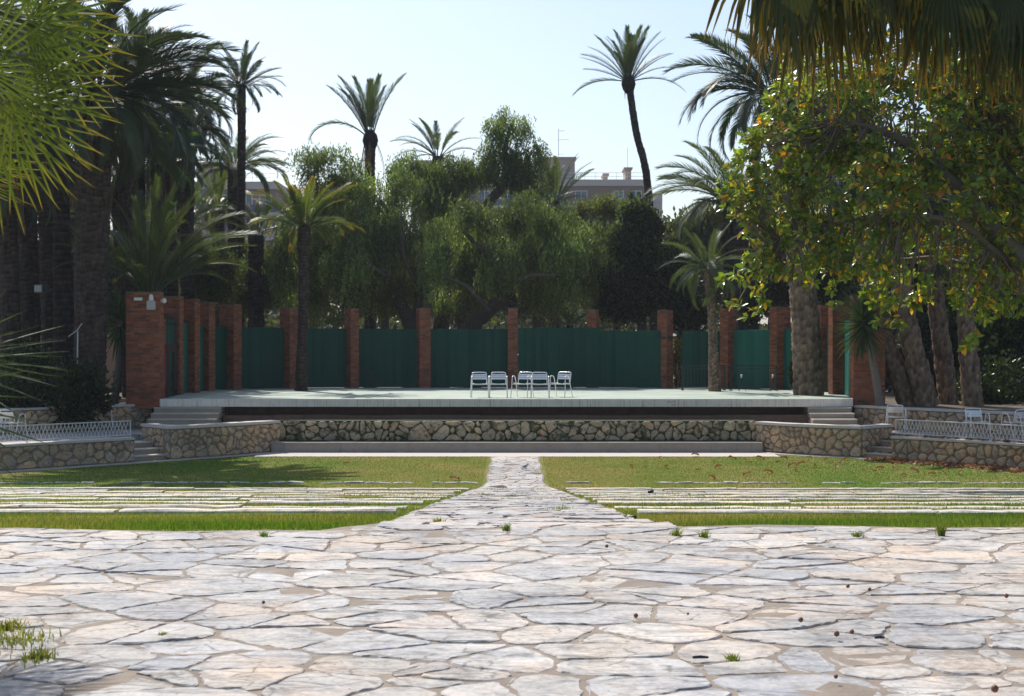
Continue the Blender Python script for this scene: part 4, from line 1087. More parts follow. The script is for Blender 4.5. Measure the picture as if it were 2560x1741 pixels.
palm('palm with arching fronds rising over the pepper trees', [atz(1095, 0.9, 70), at(1095, 500, 70), at(1095, 392, 70)], [.3, .27, .26], [], 'date_frond', 'scale', 'dark_palm_bark', seed=3,
     explicit=[(180, 25, 2.2, 'mid'), (175, 42, 2.4, 'mid'), (170, 55, 2.3, 'mid'), (165, 66, 2.2, 'up'), (150, 76, 2.2, 'up'), (190, 70, 2.2, 'up'), (10, 74, 2.3, 'up'), (5, 48, 2.3, 'mid'), (0, 30, 2.0, 'mid'), (30, 68, 2.2, 'up'), (-40, 60, 2.0, 'mid'), (-90, 50, 2.0, 'mid'), (-120, 70, 2.1, 'up'), (200, 12, 2.0, 'arch'), (-20, 10, 1.8, 'arch'), (100, 72, 2.2, 'up'), (-150, 40, 2.1, 'mid')], dead=3)
palm('upright bushy palm before the apartment block', [atz(1385, 0.9, 76), at(1385, 560, 76), at(1385, 505, 76)], [.3, .3, .32], [(8, 75, 8, 2.5, 'up'), (9, 55, 10, 2.6, 'up'), (7, 25, 12, 2.3, 'mid')], seed=4, dead=4)
palm('thin palm with a ragged crown before the beige block', [atz(603, 0.9, 60), at(600, 700, 60), at(604, 420, 60), at(604, 215, 60)], [.20, .18, .16, .17], [(9, 72, 8, 1.75, 'up'), (13, 42, 12, 1.75, 'up'), (13, 12, 14, 1.75, 'mid'), (6, -35, 12, 1.4, 'arch')], 'date_frond_dark', 'ring', amp=.02, rowh=.22, seed=5, dead=5, deadL=1.5)
palm('wide arching palm behind the thin palm', [atz(588, 0.9, 66), at(588, 560, 66), at(588, 425, 66)], [.33, .33, .33], [(11, 68, 10, 2.5, 'mid'), (14, 40, 12, 2.7, 'mid'), (13, 15, 12, 2.6, 'arch')], 'date_frond', seed=6, dead=4)
palm('low palm with golden fronds behind the thin palm', [atz(640, 0.9, 58), at(640, 650, 58), at(640, 590, 58)], [.3, .3, .3], [(8, 60, 12, 1.9, 'mid'), (8, 30, 12, 1.9, 'mid')], 'golden_frond', seed=7)
palm('short palm with golden-tipped fronds growing through the stage', [atz(752, SZ, 49.3), at(757, 800, 49.3), at(760, 590, 49.3), at(760, 570, 49.3)], [.22, .165, .16, .22], [(12, 72, 8, 1.85, 'up'), (15, 50, 10, 1.95, 'up'), (14, 28, 10, 1.95, 'mid'), (7, 5, 10, 1.4, 'arch')], 'golden_frond', 'ring', 'dark_palm_bark', .03, .12, seed=8, dead=3, deadL=.6, group='palms growing through the stage')
palm('slender palm with scaly grey trunk growing beside the barrier', [atz(1787, SZ, 48.9), at(1780, 800, 48.9), at(1772, 690, 48.9), at(1770, 672, 48.9)], [.22, .15, .13, .17], [(8, 68, 8, 1.6, 'up'), (10, 38, 12, 1.75, 'mid'), (10, 8, 12, 1.7, 'arch'), (7, -25, 12, 1.5, 'arch')], 'date_frond', 'scale', 'palm_bark', .025, .16, 28, seed=9, dead=3, deadL=.8, group='palms growing through the stage')
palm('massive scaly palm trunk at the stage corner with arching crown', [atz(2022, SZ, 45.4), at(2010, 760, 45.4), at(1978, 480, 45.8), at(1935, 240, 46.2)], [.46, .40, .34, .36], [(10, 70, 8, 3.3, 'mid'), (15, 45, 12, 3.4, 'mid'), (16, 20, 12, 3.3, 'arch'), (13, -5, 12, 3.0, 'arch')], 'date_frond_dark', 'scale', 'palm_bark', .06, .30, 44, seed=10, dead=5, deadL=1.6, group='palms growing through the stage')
palm('palm with long fronds behind the corner of the fence', [atz(1830, 0.9, 58), at(1830, 600, 58), at(1825, 505, 58)], [.4, .38, .38], [(12, 62, 12, 3.1, 'mid'), (16, 32, 12, 3.2, 'mid'), (12, 5, 12, 2.9, 'arch')], 'date_frond', seed=11, dead=4)
palm('stout palm trunk just behind the brick fence', [atz(1868, 1.0, 56), at(1865, 700, 56), at(1862, 560, 56)], [.5, .45, .42], [(8, 50, 14, 2.2, 'mid'), (8, 10, 14, 2.0, 'arch')], 'date_frond_dark', seed=12, dead=4, bark_='dark_palm_bark')
palm('small bright palm behind the wide green panel', [atz(1425, 1.0, 57), at(1425, 830, 57), at(1425, 815, 57)], [.12, .12, .12], [(9, 62, 14, 1.2, 'up'), (6, 35, 10, 1.1, 'mid')], 'fresh_frond', seed=13)

# the thick cluster beside the tall pier
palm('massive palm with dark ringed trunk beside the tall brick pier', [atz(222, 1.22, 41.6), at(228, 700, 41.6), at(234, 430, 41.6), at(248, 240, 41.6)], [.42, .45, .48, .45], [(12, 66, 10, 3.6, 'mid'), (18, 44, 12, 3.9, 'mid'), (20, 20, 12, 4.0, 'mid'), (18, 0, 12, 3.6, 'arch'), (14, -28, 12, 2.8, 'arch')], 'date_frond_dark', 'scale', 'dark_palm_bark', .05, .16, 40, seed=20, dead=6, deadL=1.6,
     explicit=[(0, 26, 4.0, 'up'), (10, 18, 3.7, 'mid'), (-8, 34, 3.9, 'mid'), (-15, 8, 3.6, 'mid'), (5, 40, 4.0, 'up'), (-5, 14, 3.8, 'up'), (12, 30, 3.9, 'up'), (-12, 46, 3.9, 'mid'), (0, 0, 3.6, 'mid'), (8, 6, 3.4, 'up')])
palm('bright green palm between darker trunks', [atz(400, 1.0, 53), at(396, 640, 53), at(394, 415, 53)], [.3, .26, .24], [(13, 74, 8, 2.1, 'up'), (15, 48, 10, 2.1, 'mid'), (12, 10, 12, 1.9, 'arch')], 'fresh_frond', 'ring', amp=.03, seed=21, dead=4)
palm('dark palm trunk twinned with the bright green palm', [atz(435, 1.0, 54), at(425, 640, 54), at(412, 420, 54)], [.3, .26, .24], [(8, 40, 14, 1.9, 'mid'), (8, 10, 14, 1.8, 'arch')], 'date_frond_dark', 'ring', amp=.03, seed=22, dead=4)
palm('dark shaggy palm over the bright green palm', [atz(330, 1.0, 50), at(316, 520, 50), at(322, 330, 50)], [.32, .26, .26], [(12, 60, 12, 2.4, 'mid'), (16, 25, 12, 2.6, 'arch'), (14, -15, 12, 2.4, 'arch')], 'date_frond_dark', seed=23, dead=9, deadL=1.8)
palm('dark palm with hanging fronds beside the thin tall palm', [atz(470, 1.0, 57), at(468, 520, 57), at(474, 330, 57)], [.3, .25, .25], [(11, 60, 12, 2.2, 'mid'), (15, 20, 12, 2.4, 'arch'), (12, -20, 12, 2.2, 'arch')], 'date_frond_dark', seed=24, dead=7, deadL=1.5)
palm('young palm with long upright fronds behind the tall pier', [atz(372, 1.2, 46.2), at(372, 760, 46.2), at(372, 735, 46.2)], [.3, .32, .3], [(7, 82, 5, 3.6, 'up'), (9, 68, 7, 3.7, 'mid'), (9, 52, 8, 3.6, 'mid'), (5, 35, 8, 2.8, 'mid')], 'slim_frond', seed=25,
     explicit=[(-10, 50, 3.9, 'mid'), (5, 40, 3.6, 'mid'), (-20, 58, 3.8, 'mid')])
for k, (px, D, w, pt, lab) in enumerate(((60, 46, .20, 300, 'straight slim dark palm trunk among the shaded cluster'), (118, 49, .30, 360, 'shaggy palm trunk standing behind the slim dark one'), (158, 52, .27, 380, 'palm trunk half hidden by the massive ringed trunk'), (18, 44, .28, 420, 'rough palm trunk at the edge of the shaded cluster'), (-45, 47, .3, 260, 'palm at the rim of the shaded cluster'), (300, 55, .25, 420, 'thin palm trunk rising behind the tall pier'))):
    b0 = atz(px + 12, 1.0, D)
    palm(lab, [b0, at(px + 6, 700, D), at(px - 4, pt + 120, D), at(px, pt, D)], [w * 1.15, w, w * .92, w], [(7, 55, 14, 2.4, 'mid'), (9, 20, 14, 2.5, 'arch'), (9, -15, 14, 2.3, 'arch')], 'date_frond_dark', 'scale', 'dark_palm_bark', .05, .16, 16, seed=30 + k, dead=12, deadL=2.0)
for k, (px, D, pt, lab) in enumerate(((90, 62, 560, 'low bushy palm in the gloom behind the slim trunk'), (-10, 58, 640, 'low bushy palm deep in the shaded cluster'), (180, 66, 480, 'green palm crown glimpsed behind the massive trunk'), (470, 63, 560, 'low palm filling the gap behind the young palm'), (545, 70, 520, 'golden green palm crown before the beige block'))):
    palm(lab, [atz(px, .9, D), at(px, (pt + 900) / 2, D), at(px, pt, D)], [.3, .3, .3], [(8, 65, 12, 2.4, 'up'), (10, 35, 12, 2.5, 'mid'), (9, 5, 12, 2.3, 'arch')], 'date_frond' if k != 4 else 'golden_frond', seed=50 + k, dead=5)
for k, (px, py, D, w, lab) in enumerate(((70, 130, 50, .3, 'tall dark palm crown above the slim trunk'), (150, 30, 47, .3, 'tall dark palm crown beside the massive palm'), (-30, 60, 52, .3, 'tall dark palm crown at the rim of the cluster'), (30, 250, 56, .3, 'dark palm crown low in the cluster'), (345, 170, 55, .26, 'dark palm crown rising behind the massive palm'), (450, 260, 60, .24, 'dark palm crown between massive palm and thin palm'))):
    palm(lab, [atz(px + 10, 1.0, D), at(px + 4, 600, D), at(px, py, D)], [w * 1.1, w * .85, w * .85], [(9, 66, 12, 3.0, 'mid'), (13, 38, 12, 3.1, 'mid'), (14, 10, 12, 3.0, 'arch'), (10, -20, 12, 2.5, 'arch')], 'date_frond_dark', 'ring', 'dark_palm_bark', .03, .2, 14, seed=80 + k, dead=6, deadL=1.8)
# leaning fibrous trunks of the other side
for k, (b, m, t, D, w, lab) in enumerate((((2275, 1018), (2195, 800), (2120, 430), 43.6, .33, 'leaning fibrous palm trunk, outermost of the leaning pair'), ((2318, 1020), (2262, 780), (2205, 430), 43.2, .34, 'leaning fibrous palm trunk, upright one of the leaning pair'), ((2372, 1015), (2345, 800), (2300, 500), 44.5, .30, 'dark palm trunk in the shade behind the leaning pair'), ((2432, 1010), (2415, 820), (2400, 560), 43.0, .30, 'rough pale palm trunk beside the dense shade'))):
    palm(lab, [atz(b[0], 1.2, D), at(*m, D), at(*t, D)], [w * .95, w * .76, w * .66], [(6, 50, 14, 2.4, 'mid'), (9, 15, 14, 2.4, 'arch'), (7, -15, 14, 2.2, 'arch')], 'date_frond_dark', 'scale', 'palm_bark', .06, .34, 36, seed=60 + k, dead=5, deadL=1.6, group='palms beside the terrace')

# ------------------------------------------------------------------ fan palms close to the camera
def fan_mesh(name, mat, rad, seg=34, spread=250, droop=0.25, seed=0, fold=0.35, stalk=0.0, hangdir=None, hang=0.0, width=1.0, ragged=0.15, split=0.42, taper=1.6):
    """a fan leaf: hub at the origin, axis +X, face +Z; every blade a folded tapering strip, joined near the hub"""
    r = random.Random(seed); V = []; Fc = []; C = []; hd = np.array(hangdir) if hangdir is not None else np.array([0, 0, -1.0])
    for k in range(seg):
        a = R(-spread / 2 + spread * (k + .5) / seg); L = rad * (0.72 + 0.28 * math.cos(a * .6)) * r.uniform(1 - ragged, 1.05)
        da = R(spread / seg); m = 7; b = len(V); p = np.zeros(3); twist = r.uniform(-.25, .25)
        d0 = np.array([math.cos(a), math.sin(a), 0.12 * math.cos(a * 2)])
        dr = droop * r.uniform(.5, 1.6)
        for i in range(m + 1):
            s = i / m
            d = d0 * (1 - hang * min(1, s * 1.4)) + hd * (hang * min(1, s * 1.4)) + hd * dr * s * s
            d = d / np.linalg.norm(d)
            if i: p = p + d * L / m
            half = min(L * s * math.tan(da / 2) * 1.02, L * split * math.tan(da / 2)) * width
            if s > split: half *= max(0.05, 1 - ((s - split) / (1 - split)) ** taper)
            side = np.cross(np.array([math.sin(twist) * .4, 0, 1.0]), d); side /= np.linalg.norm(side) + 1e-9; nn = np.cross(d, side)
            V += [tuple(p - side * half), tuple(p + nn * half * fold), tuple(p + side * half)]; C += [s * .98 * r.uniform(.9, 1.05)] * 3
        for i in range(m):
            q = b + 3 * i; Fc += [(q, q + 1, q + 4, q + 3), (q + 1, q + 2, q + 5, q + 4)]
    if stalk:
        tv, tf = tube([(-stalk, 0, -.02), (-stalk * .5, 0, .01), (0.03, 0, 0)], [.012, .010, .008], 5); b = len(V); V += [tuple(v) for v in tv]; Fc += [tuple(i + b for i in f) for f in tf]; C += [.2] * len(tv)
    return mesh_np(name, V, Fc, mat, colr=np.repeat(np.clip(np.array(C), 0, 1)[:, None], 3, axis=1))
FANS = [fan_mesh('fan_frond', 'fan_frond', 0.46, 19, 170, .12, 1, stalk=.5, split=.26, width=.62, taper=5.0, fold=.6), fan_mesh('fan_frond', 'fan_frond', 0.50, 20, 180, .2, 2, stalk=.55, split=.25, width=.6, taper=4.5, fold=.6), fan_mesh('fan_frond', 'fan_frond', 0.43, 17, 160, .1, 3, stalk=.45, split=.26, width=.6, taper=5.0, fold=.6)]
def aim(o, root, p, ang, face, roll=0.0):
    """place a fan: hub at p; ang turns its axis in the picture plane (0 = +X, 90 = up); face tilts its plane back from facing the viewer"""
    axis = Vector((math.cos(R(ang)), 0, math.sin(R(ang)))); nrm = Vector((0, -1, 0))
    nrm = (Matrix.Rotation(R(face), 3, axis) @ nrm).normalized(); axis = (Matrix.Rotation(R(roll), 3, axis.cross(nrm)) @ axis).normalized()
    y = nrm.cross(axis).normalized(); nrm = axis.cross(y)
    o.matrix_local = Matrix.Translation(Vector(p) - root.location) @ Matrix(((axis.x, y.x, nrm.x, 0), (axis.y, y.y, nrm.y, 0), (axis.z, y.z, nrm.z, 0), (0, 0, 0, 1)))
def fan_palm(label, base, top, r0, fans, seed, meshes=None, dead=0):
    root = thing('fan_palm', label, 'palm', base, 0); r = random.Random(seed); base, top = Vector(base), Vector(top)
    V, Fq = trunk_geo([base, (base * .6 + top * .4), top], [r0 * 1.15, r0, r0], 'scale', .07, 18, .03, seed); part('trunk', V, Fq, 'palm_bark', root, colr=trunk_geo.col)
    for (px, py, D, ang, face, roll) in fans:
        o = obj('fan_frond', r.choice(meshes or FANS), root); aim(o, root, at(px, py, D), ang, face, roll)
    for k in range(9):                                # fronds on the far side, out of the picture
        az = R(90 + 18 * k); d = Vector((math.cos(az), math.sin(az), r.uniform(-.2, .8))); o = obj('fan_frond', r.choice(meshes or FANS), root)
        aim(o, root, top + d * .5, math.degrees(math.atan2(d.z, d.x)), r.uniform(-50, 50), 0)
    return root
fan_palm('bright yellow-green fan palm reaching in from beside the terrace', (-2.55, 5.3, slope_z(5.3)), (-2.55, 5.2, 4.2), .11,
 [(70, 60, 5.0, -22, 25, 5), (-40, 40, 5.2, -12, -20, -10), (40, -40, 5.1, -5, 35, 8), (-50, 170, 4.9, -18, 20, -8), (30, 225, 5.1, -34, 10, 5),  (-30, 285, 5.5, -40, -20, 0), (-180, 360, 5.9, 0, 65, 0), (-200, 335, 6.0, -10, 60, 0), (-165, 400, 5.8, -15, 70, 0), (-230, 380, 5.9, 5, 65, 0)], 1)  # last four fans added beside the view to shade the near corner
fan_palm('low fan palm with thin dark green blades by the railing view', (-2.6, 5.6, slope_z(5.6)), (-2.6, 5.5, 2.95), .09,
 [(-170, 870, 5.4, 6, 55, 0), (-160, 910, 5.3, -16, -50, 5), (-180, 970, 5.2, -34, 40, 0), (-190, 1020, 5.3, -45, -35, 0)], 2, [fan_mesh('fan_frond', 'date_frond', 0.52, 9, 110, .15, 12, stalk=.4, width=.42, split=.2, taper=3, fold=.5), fan_mesh('fan_frond', 'date_frond', 0.49, 8, 100, .2, 13, stalk=.4, width=.42, split=.2, taper=3, fold=.5)])
# hanging skirt of the tall fan palm over the view
SK = [fan_mesh('hanging_frond', 'fan_skirt', .48 + .06 * k, 18, 170, .5, 20 + k, .35, stalk=0.0, hangdir=(1.0, 0, 0), hang=.70 + .05 * (k % 3), width=.95, ragged=.42, split=.3) for k in range(5)]
sk = thing('fan_palm', 'tall fan palm with a hanging skirt of dark old fronds overhead', 'palm', (3.8, 7.5, slope_z(7.5)), 0)
V, Fq = trunk_geo([(3.8, 7.5, slope_z(7.5)), (3.8, 7.5, 4.0), (3.7, 7.5, 6.1)], [.28, .22, .24], 'ring', .12, 20, .03, 4); part('trunk', V, Fq, 'palm_bark', sk, colr=trunk_geo.col)
r = random.Random(9); topk = Vector((3.7, 7.5, 5.95))
for k, (px, py, D) in enumerate([(1835, -80, 7.0), (1875, -60, 7.2), (1905, -90, 6.9), (1950, -40, 7.1), (1990, -110, 7.3), (2030, -60, 7.0), (2070, -30, 7.2), (2105, -120, 6.9), (2150, -90, 7.1), (2190, -150, 7.3), (2235, -110, 7.0), (2270, -70, 7.2), (2310, -60, 6.9), (2345, -20, 7.1), (2390, -50, 7.3), (2420, -90, 7.0), (2455, -20, 6.9), (2490, 10, 7.2), (2530, -10, 7.0), (2560, 30, 7.1), (2590, 20, 7.3), (2130, -40, 7.4), (2280, -10, 7.5), (2480, -80, 7.4), (2000, -20, 7.5), (1915, -20, 7.4), (2360, -100, 7.4), (2550, -80, 7.5), (2210, -60, 7.4)]):
    px += 55; o = obj('hanging_frond', SK[k % 5], sk); p = at(px, py, D); aim(o, sk, p, -90 + r.uniform(-14, 10), r.uniform(-40, 40), r.uniform(-10, 10))
    g = MB(); a = topk + Vector((r.uniform(-.15, .15), r.uniform(-.2, .2), r.uniform(-.3, .2))); m_ = (a + p) / 2 + Vector((0, 0, .18)); g.tube(smooth_path([a, m_, p], 4), .012, 5); g.build('stalk', 'dead_frond' if k % 3 else 'fan_skirt', sk)

# ------------------------------------------------------------------ broad-leaved trees
def leaf_cards(C, D_, L, W, colr, curl=0.12, r=rng, nrm=None):
    """pointed leaves: centre C, direction D_, length L, width W -> folded kite of two quads"""
    n = len(C); D_ = D_ / (np.linalg.norm(D_, axis=1)[:, None] + 1e-9)
    ref = r.normal(size=(n, 3)) if nrm is None else nrm
    S = np.cross(D_, ref); S /= np.linalg.norm(S, axis=1)[:, None] + 1e-9; U = np.cross(S, D_)
    L = L[:, None]; W = W[:, None]
    def at_(u, w): return C + D_ * L * u + S * W * w + U * (W * abs(w) * .35 - L * curl * (u + .5) ** 2 * .8)
    ring = [at_(-.5, 0), at_(-.22, -.42), at_(.15, -.46), at_(.5, 0), at_(.15, .46), at_(-.22, .42), at_(-.05, 0), at_(.2, 0)]
    V = np.stack(ring, axis=1).reshape(-1, 3); k = np.arange(n)[:, None, None] * 8
    Fq = (k + LEAF_F[None]).reshape(-1, 3)
    return V, Fq, np.repeat(colr, 8, axis=0)
LEAF_F = np.array([[0, 6, 1], [1, 6, 2], [2, 6, 7], [2, 7, 3], [3, 7, 4], [4, 7, 6], [4, 6, 5], [5, 6, 0]])
def kites(C, D_, L, W, colr, r=rng):
    n = len(C); D_ = D_ / (np.linalg.norm(D_, axis=1)[:, None] + 1e-9); S = np.cross(D_, r.normal(size=(n, 3))); S /= np.linalg.norm(S, axis=1)[:, None] + 1e-9
    V = np.stack([C - D_ * L[:, None] * .5, C - S * W[:, None] * .5, C + D_ * L[:, None] * .5, C + S * W[:, None] * .5], axis=1).reshape(-1, 3)
    return V, np.arange(4 * n).reshape(-1, 4), np.repeat(colr, 4, axis=0)
def tint(n, c1, c2, r=rng, dark=0.25):
    t = r.random((n, 1)); c = np.array(c1) * (1 - t) + np.array(c2) * t
    return c * (1 + dark * r.normal(size=(n, 1)) * .5).clip(.4, 1.7)
def ell(n, shell=0.45, r=rng):
    v = r.normal(size=(n, 3)); v /= np.linalg.norm(v, axis=1)[:, None]; return v * (shell + (1 - shell) * r.random((n, 1)) ** .6)
def branches(root, paths, mat, D, name='trunk', sides=9):
    """paths: lists of (px, py, radius[, dD]); the first is the trunk, the others limbs"""
    for k, pth in enumerate(paths):
        pts = smooth_path([at(p[0], p[1], D + (p[3] if len(p) > 3 else 0)) for p in pth], 5); rad = np.interp(np.linspace(0, 1, len(pts)), np.linspace(0, 1, len(pth)), [p[2] for p in pth])
        rad = rad * (1 + .08 * rng.normal(size=len(rad)).clip(-1, 1)); g = MB(); g.tube(pts, rad, sides); g.build(name if k == 0 else 'limb', mat, root, smooth=True)
def pepper(label, D, clumps, paths, nstr=3500, c1=(.085, .125, .048), c2=(.20, .245, .075), seed=0):
    """drooping crown: strands hang from clumps (px, py, rx, ry in picture px), narrow leaflets along each strand"""
    r = np.random.default_rng(seed); b = paths[0][0]
    root = thing('pepper_tree', label, 'tree', atz(b[0], 0.9, D), 0, 'weeping pepper trees behind the fence')
    pths = [list(p) for p in paths]; pths[0] = [(b[0], 1000, b[2] * 1.2)] + pths[0]
    branches(root, pths, 'pepper_bark', D)
    w = np.array([c[2] * c[3] for c in clumps], float); w /= w.sum(); CC = []; DD = []; LL = []; WW = []; KK = []
    for c, wk in zip(clumps, w):
        n = int(nstr * wk); cen = np.array(at(c[0], c[1], D + (c[4] if len(c) > 4 else 0))); rx = c[2] / F * D; ry = c[3] / F * D; rz = rx * .8
        # sub-clumps give light and dark masses
        ns = max(4, int(n / 16)); sub = ell(ns, .5, r) * np.array([rx, rz, ry]); pick = r.integers(0, ns, n)
        st = cen + sub[pick] + r.normal(size=(n, 3)) * np.array([.22, .22, .16]); leng = r.uniform(.5, 1.35, n) * (.5 + .5 * ry / 1.5); leng = leng.clip(.35, 1.7)
        cs_ = r.uniform(.8, 1.25); shade = cs_ * (.65 + .7 * r.random(ns))[pick]; warm = r.random(ns)[pick]
        for i in range(n):
            m = int(leng[i] / .07); t = (np.arange(m) + .5) / m; o = st[i]; lean = r.normal(size=2) * .10
            z = -leng[i] * t; x = lean[0] * t * leng[i]; y = lean[1] * t * leng[i]; outw = (1 - (1 - t) ** 2) * .10
            Pq = np.stack([o[0] + x + outw * np.sign(sub[pick[i]][0]), o[1] + y, o[2] + z + .12 * np.sin(t * 2)], axis=1) + r.normal(size=(m, 3)) * .035
            dd = r.normal(size=(m, 3)) * .55 + np.array([0, 0, -1.0]); CC.append(Pq); DD.append(dd); LL.append(r.uniform(.13, .22, m)); WW.append(r.uniform(.03, .055, m))
            k0 = np.array(c1) * (1 - warm[i]) + np.array(c2) * warm[i]; KK.append(np.repeat((k0 * shade[i])[None], m, axis=0) * r.uniform(.75, 1.25, (m, 1)))
    V, Fq, Cc = kites(np.concatenate(CC), np.concatenate(DD), np.concatenate(LL), np.concatenate(WW), np.concatenate(KK), r)
    tag(part('crown', V, Fq, 'soft_leaf', root, colr=Cc), kind='stuff')
pepper('broad weeping pepper tree with forked trunk behind the fence', 56,
 [(835, 390, 40, 30), (775, 385, 32, 26), (800, 440, 40, 50), (880, 450, 50, 50), (830, 540, 50, 60), (900, 560, 55, 70, -1), (960, 500, 45, 50), (985, 600, 45, 80, -1), (1015, 450, 40, 40), (870, 660, 45, 80, -1.5), (800, 650, 40, 80), (940, 690, 40, 60, 1), (705, 640, 20, 90), (770, 740, 35, 50, 1), (850, 760, 35, 35), (1005, 700, 30, 60), (870, 560, 120, 130, 2.6), (760, 600, 60, 120, 3), (1010, 600, 60, 110, 2.5)],
 [[(1030, 830, .32), (1000, 760, .26), (965, 690, .2), (930, 600, .14)], [(1032, 800, .22), (1048, 740, .19), (1030, 660, .15), (985, 560, .1), (950, 500, .07)], [(945, 640, .14), (900, 540, .1), (850, 440, .05)], [(965, 690, .1, -1.5), (900, 650, .07, -1.8), (840, 660, .04, -2)], [(1045, 720, .1, -1), (1010, 640, .07, -1.6), (1000, 540, .04, -1.8)]], 8500, seed=1)
pepper('spreading weeping pepper tree behind the chairs, trunk bending aside', 55,
 [(1100, 580, 32, 30), (1095, 660, 32, 60, -1), (1165, 525, 42, 32), (1180, 630, 38, 55, .8), (1240, 545, 42, 40), (1250, 655, 36, 60, -1.2), (1310, 515, 46, 36), (1325, 620, 42, 70, .5), (1385, 545, 42, 42), (1405, 650, 40, 80, -1), (1440, 620, 24, 60, .6), (1355, 745, 36, 28, 1), (1200, 735, 30, 26, 1), (1120, 745, 26, 30), (1180, 610, 110, 100, 2.6), (1360, 600, 110, 110, 2.8), (1460, 640, 50, 90, 2)],
 [[(1180, 825, .34), (1215, 785, .28), (1262, 740, .23), (1280, 680, .18), (1275, 610, .12)], [(1262, 740, .18), (1235, 660, .13), (1160, 580, .07)], [(1278, 690, .14), (1340, 640, .1), (1400, 570, .05)], [(1270, 720, .1, -1), (1320, 690, .08, -1.5), (1390, 690, .05, -1.8)], [(1225, 780, .12, -1), (1170, 720, .09, -1.5), (1110, 690, .05, -1.8)]], 8500, seed=2)
pepper('tall weeping pepper tree with an open crown against the sky', 60,
 [(1275, 315, 48, 36), (1315, 385, 40, 40), (1240, 385, 38, 30), (1290, 420, 55, 35), (1190, 415, 40, 32), (1140, 430, 60, 40), (1060, 450, 55, 45), (1110, 510, 70, 45), (1010, 410, 35, 30), (1330, 460, 35, 30)],
 [[(1100, 830, .36), (1130, 700, .3), (1180, 570, .26), (1232, 495, .22), (1268, 450, .18), (1262, 380, .12), (1278, 310, .06)], [(1250, 470, .12), (1205, 425, .08), (1150, 440, .05)], [(1268, 440, .12), (1312, 410, .07), (1330, 380, .04)], [(1180, 570, .14), (1120, 470, .09), (1050, 440, .05)]], 4000, c1=(.07, .105, .04), c2=(.17, .21, .06), seed=3)

def bushy(name, label, D, clumps, paths, n, L, W, c1, c2, mat='leaf', seed=0, barkm='pepper_bark', group=None, up=0.2, cat='tree', z0=0.9, depth=.8, leafy=False):
    r = np.random.default_rng(seed + 500); b = paths[0][0] if paths else (clumps[0][0], 0, 0)
    root = thing(name, label, cat, atz(b[0], z0, D), 0, group)
    if paths:
        pths = [list(p) for p in paths]; pths[0] = [(b[0], HY + (CZ - z0) * F / D, b[2] * 1.2)] + pths[0]; branches(root, pths, barkm, D)
    w = np.array([c[2] * c[3] for c in clumps], float); w /= w.sum(); CC = []; DD = []; KK = []
    for c, wk in zip(clumps, w):
        k = int(n * wk); cen = np.array(at(c[0], c[1], D + (c[4] if len(c) > 4 else 0))); rad = np.array([c[2], c[2] * depth, c[3]]) / F * D
        ns = max(4, k // 26); s = ell(ns, .45, r); pick = r.integers(0, ns, k); p = s[pick] * rad; sp = rad * .23
        q = r.normal(size=(k, 3)) * sp; CC.append(cen + p + q); d = q + p * .25 + np.array([0, 0, up]) + r.normal(size=(k, 3)) * .12; DD.append(d)
        sh = (.6 + .8 * r.random(ns))[pick][:, None]; KK.append(tint(k, c1, c2, r) * sh)
    C = np.concatenate(CC); k = len(C)
    f = leaf_cards if leafy else (lambda *a, **kw: kites(*a, r=r))
    V, Fq, Cc = f(C, np.concatenate(DD), r.uniform(.75, 1.25, k) * L, r.uniform(.75, 1.25, k) * W, np.concatenate(KK))
    tag(part('crown', V, Fq, mat, root, colr=Cc), kind='stuff'); return root
TB = 'trees and shrubs behind the fence'
bushy('evergreen_tree', 'dense dark glossy evergreen tree behind the clamped pier', 57, [(1588, 530, 40, 40), (1620, 570, 38, 40), (1558, 600, 40, 45), (1610, 650, 50, 50), (1550, 690, 45, 50), (1635, 720, 45, 50), (1590, 760, 60, 45), (1530, 770, 40, 40)], [[(1605, 830, .2), (1600, 700, .16), (1592, 560, .06)]], 16000, .19, .10, (.03, .048, .024), (.075, .10, .042), 'glossy_leaf', 1, group=TB)
bushy('feathery_shrub', 'feathery pale green shrub beside the tall thin palm trunk', 58, [(520, 660, 60, 50), (500, 720, 55, 50), (560, 700, 45, 60), (470, 640, 40, 50)], [[(520, 830, .1), (525, 720, .07), (515, 650, .03)], [(525, 760, .06), (550, 690, .03)]], 14000, .17, .045, (.07, .10, .04), (.15, .18, .075), 'soft_leaf', 2, group=TB, cat='shrub')
bushy('feathery_shrub', 'feathery pale green shrub between thin palm and golden palm', 59, [(640, 680, 45, 45), (670, 720, 55, 55), (620, 740, 45, 45), (690, 670, 30, 40)], [[(655, 830, .1), (650, 720, .06)]], 14000, .17, .045, (.07, .11, .045), (.15, .18, .08), 'soft_leaf', 3, group=TB, cat='shrub')
bushy('feathery_shrub', 'yellowish feathery tree below the apartment block', 66, [(1480, 560, 55, 40), (1500, 630, 60, 60), (1450, 640, 50, 60), (1530, 520, 40, 30), (1480, 720, 60, 60), (1490, 512, 40, 22), (1440, 540, 30, 30)], [[(1485, 830, .16), (1485, 640, .08)]], 16000, .19, .055, (.07, .10, .03), (.17, .17, .06), 'soft_leaf', 4, group=TB)
bushy('leafy_shrub', 'glinting leafy shrub between clamped pier and slender palm', 56, [(1700, 720, 45, 60), (1720, 790, 50, 40), (1680, 660, 35, 40)], [[(1700, 830, .1), (1700, 720, .05)]], 7000, .17, .09, (.02, .035, .015), (.06, .08, .03), 'glossy_leaf', 5, group=TB, cat='shrub')
bushy('leafy_shrub', 'bright leafy shrub showing through the gap in the panels', 54.5, [(1688, 930, 14, 50), (1700, 880, 20, 30)], [[(1690, 970, .04), (1690, 900, .02)]], 700, .16, .05, (.10, .15, .02), (.32, .22, .03), 'leaf', 6, group=TB, cat='shrub', z0=1.0)
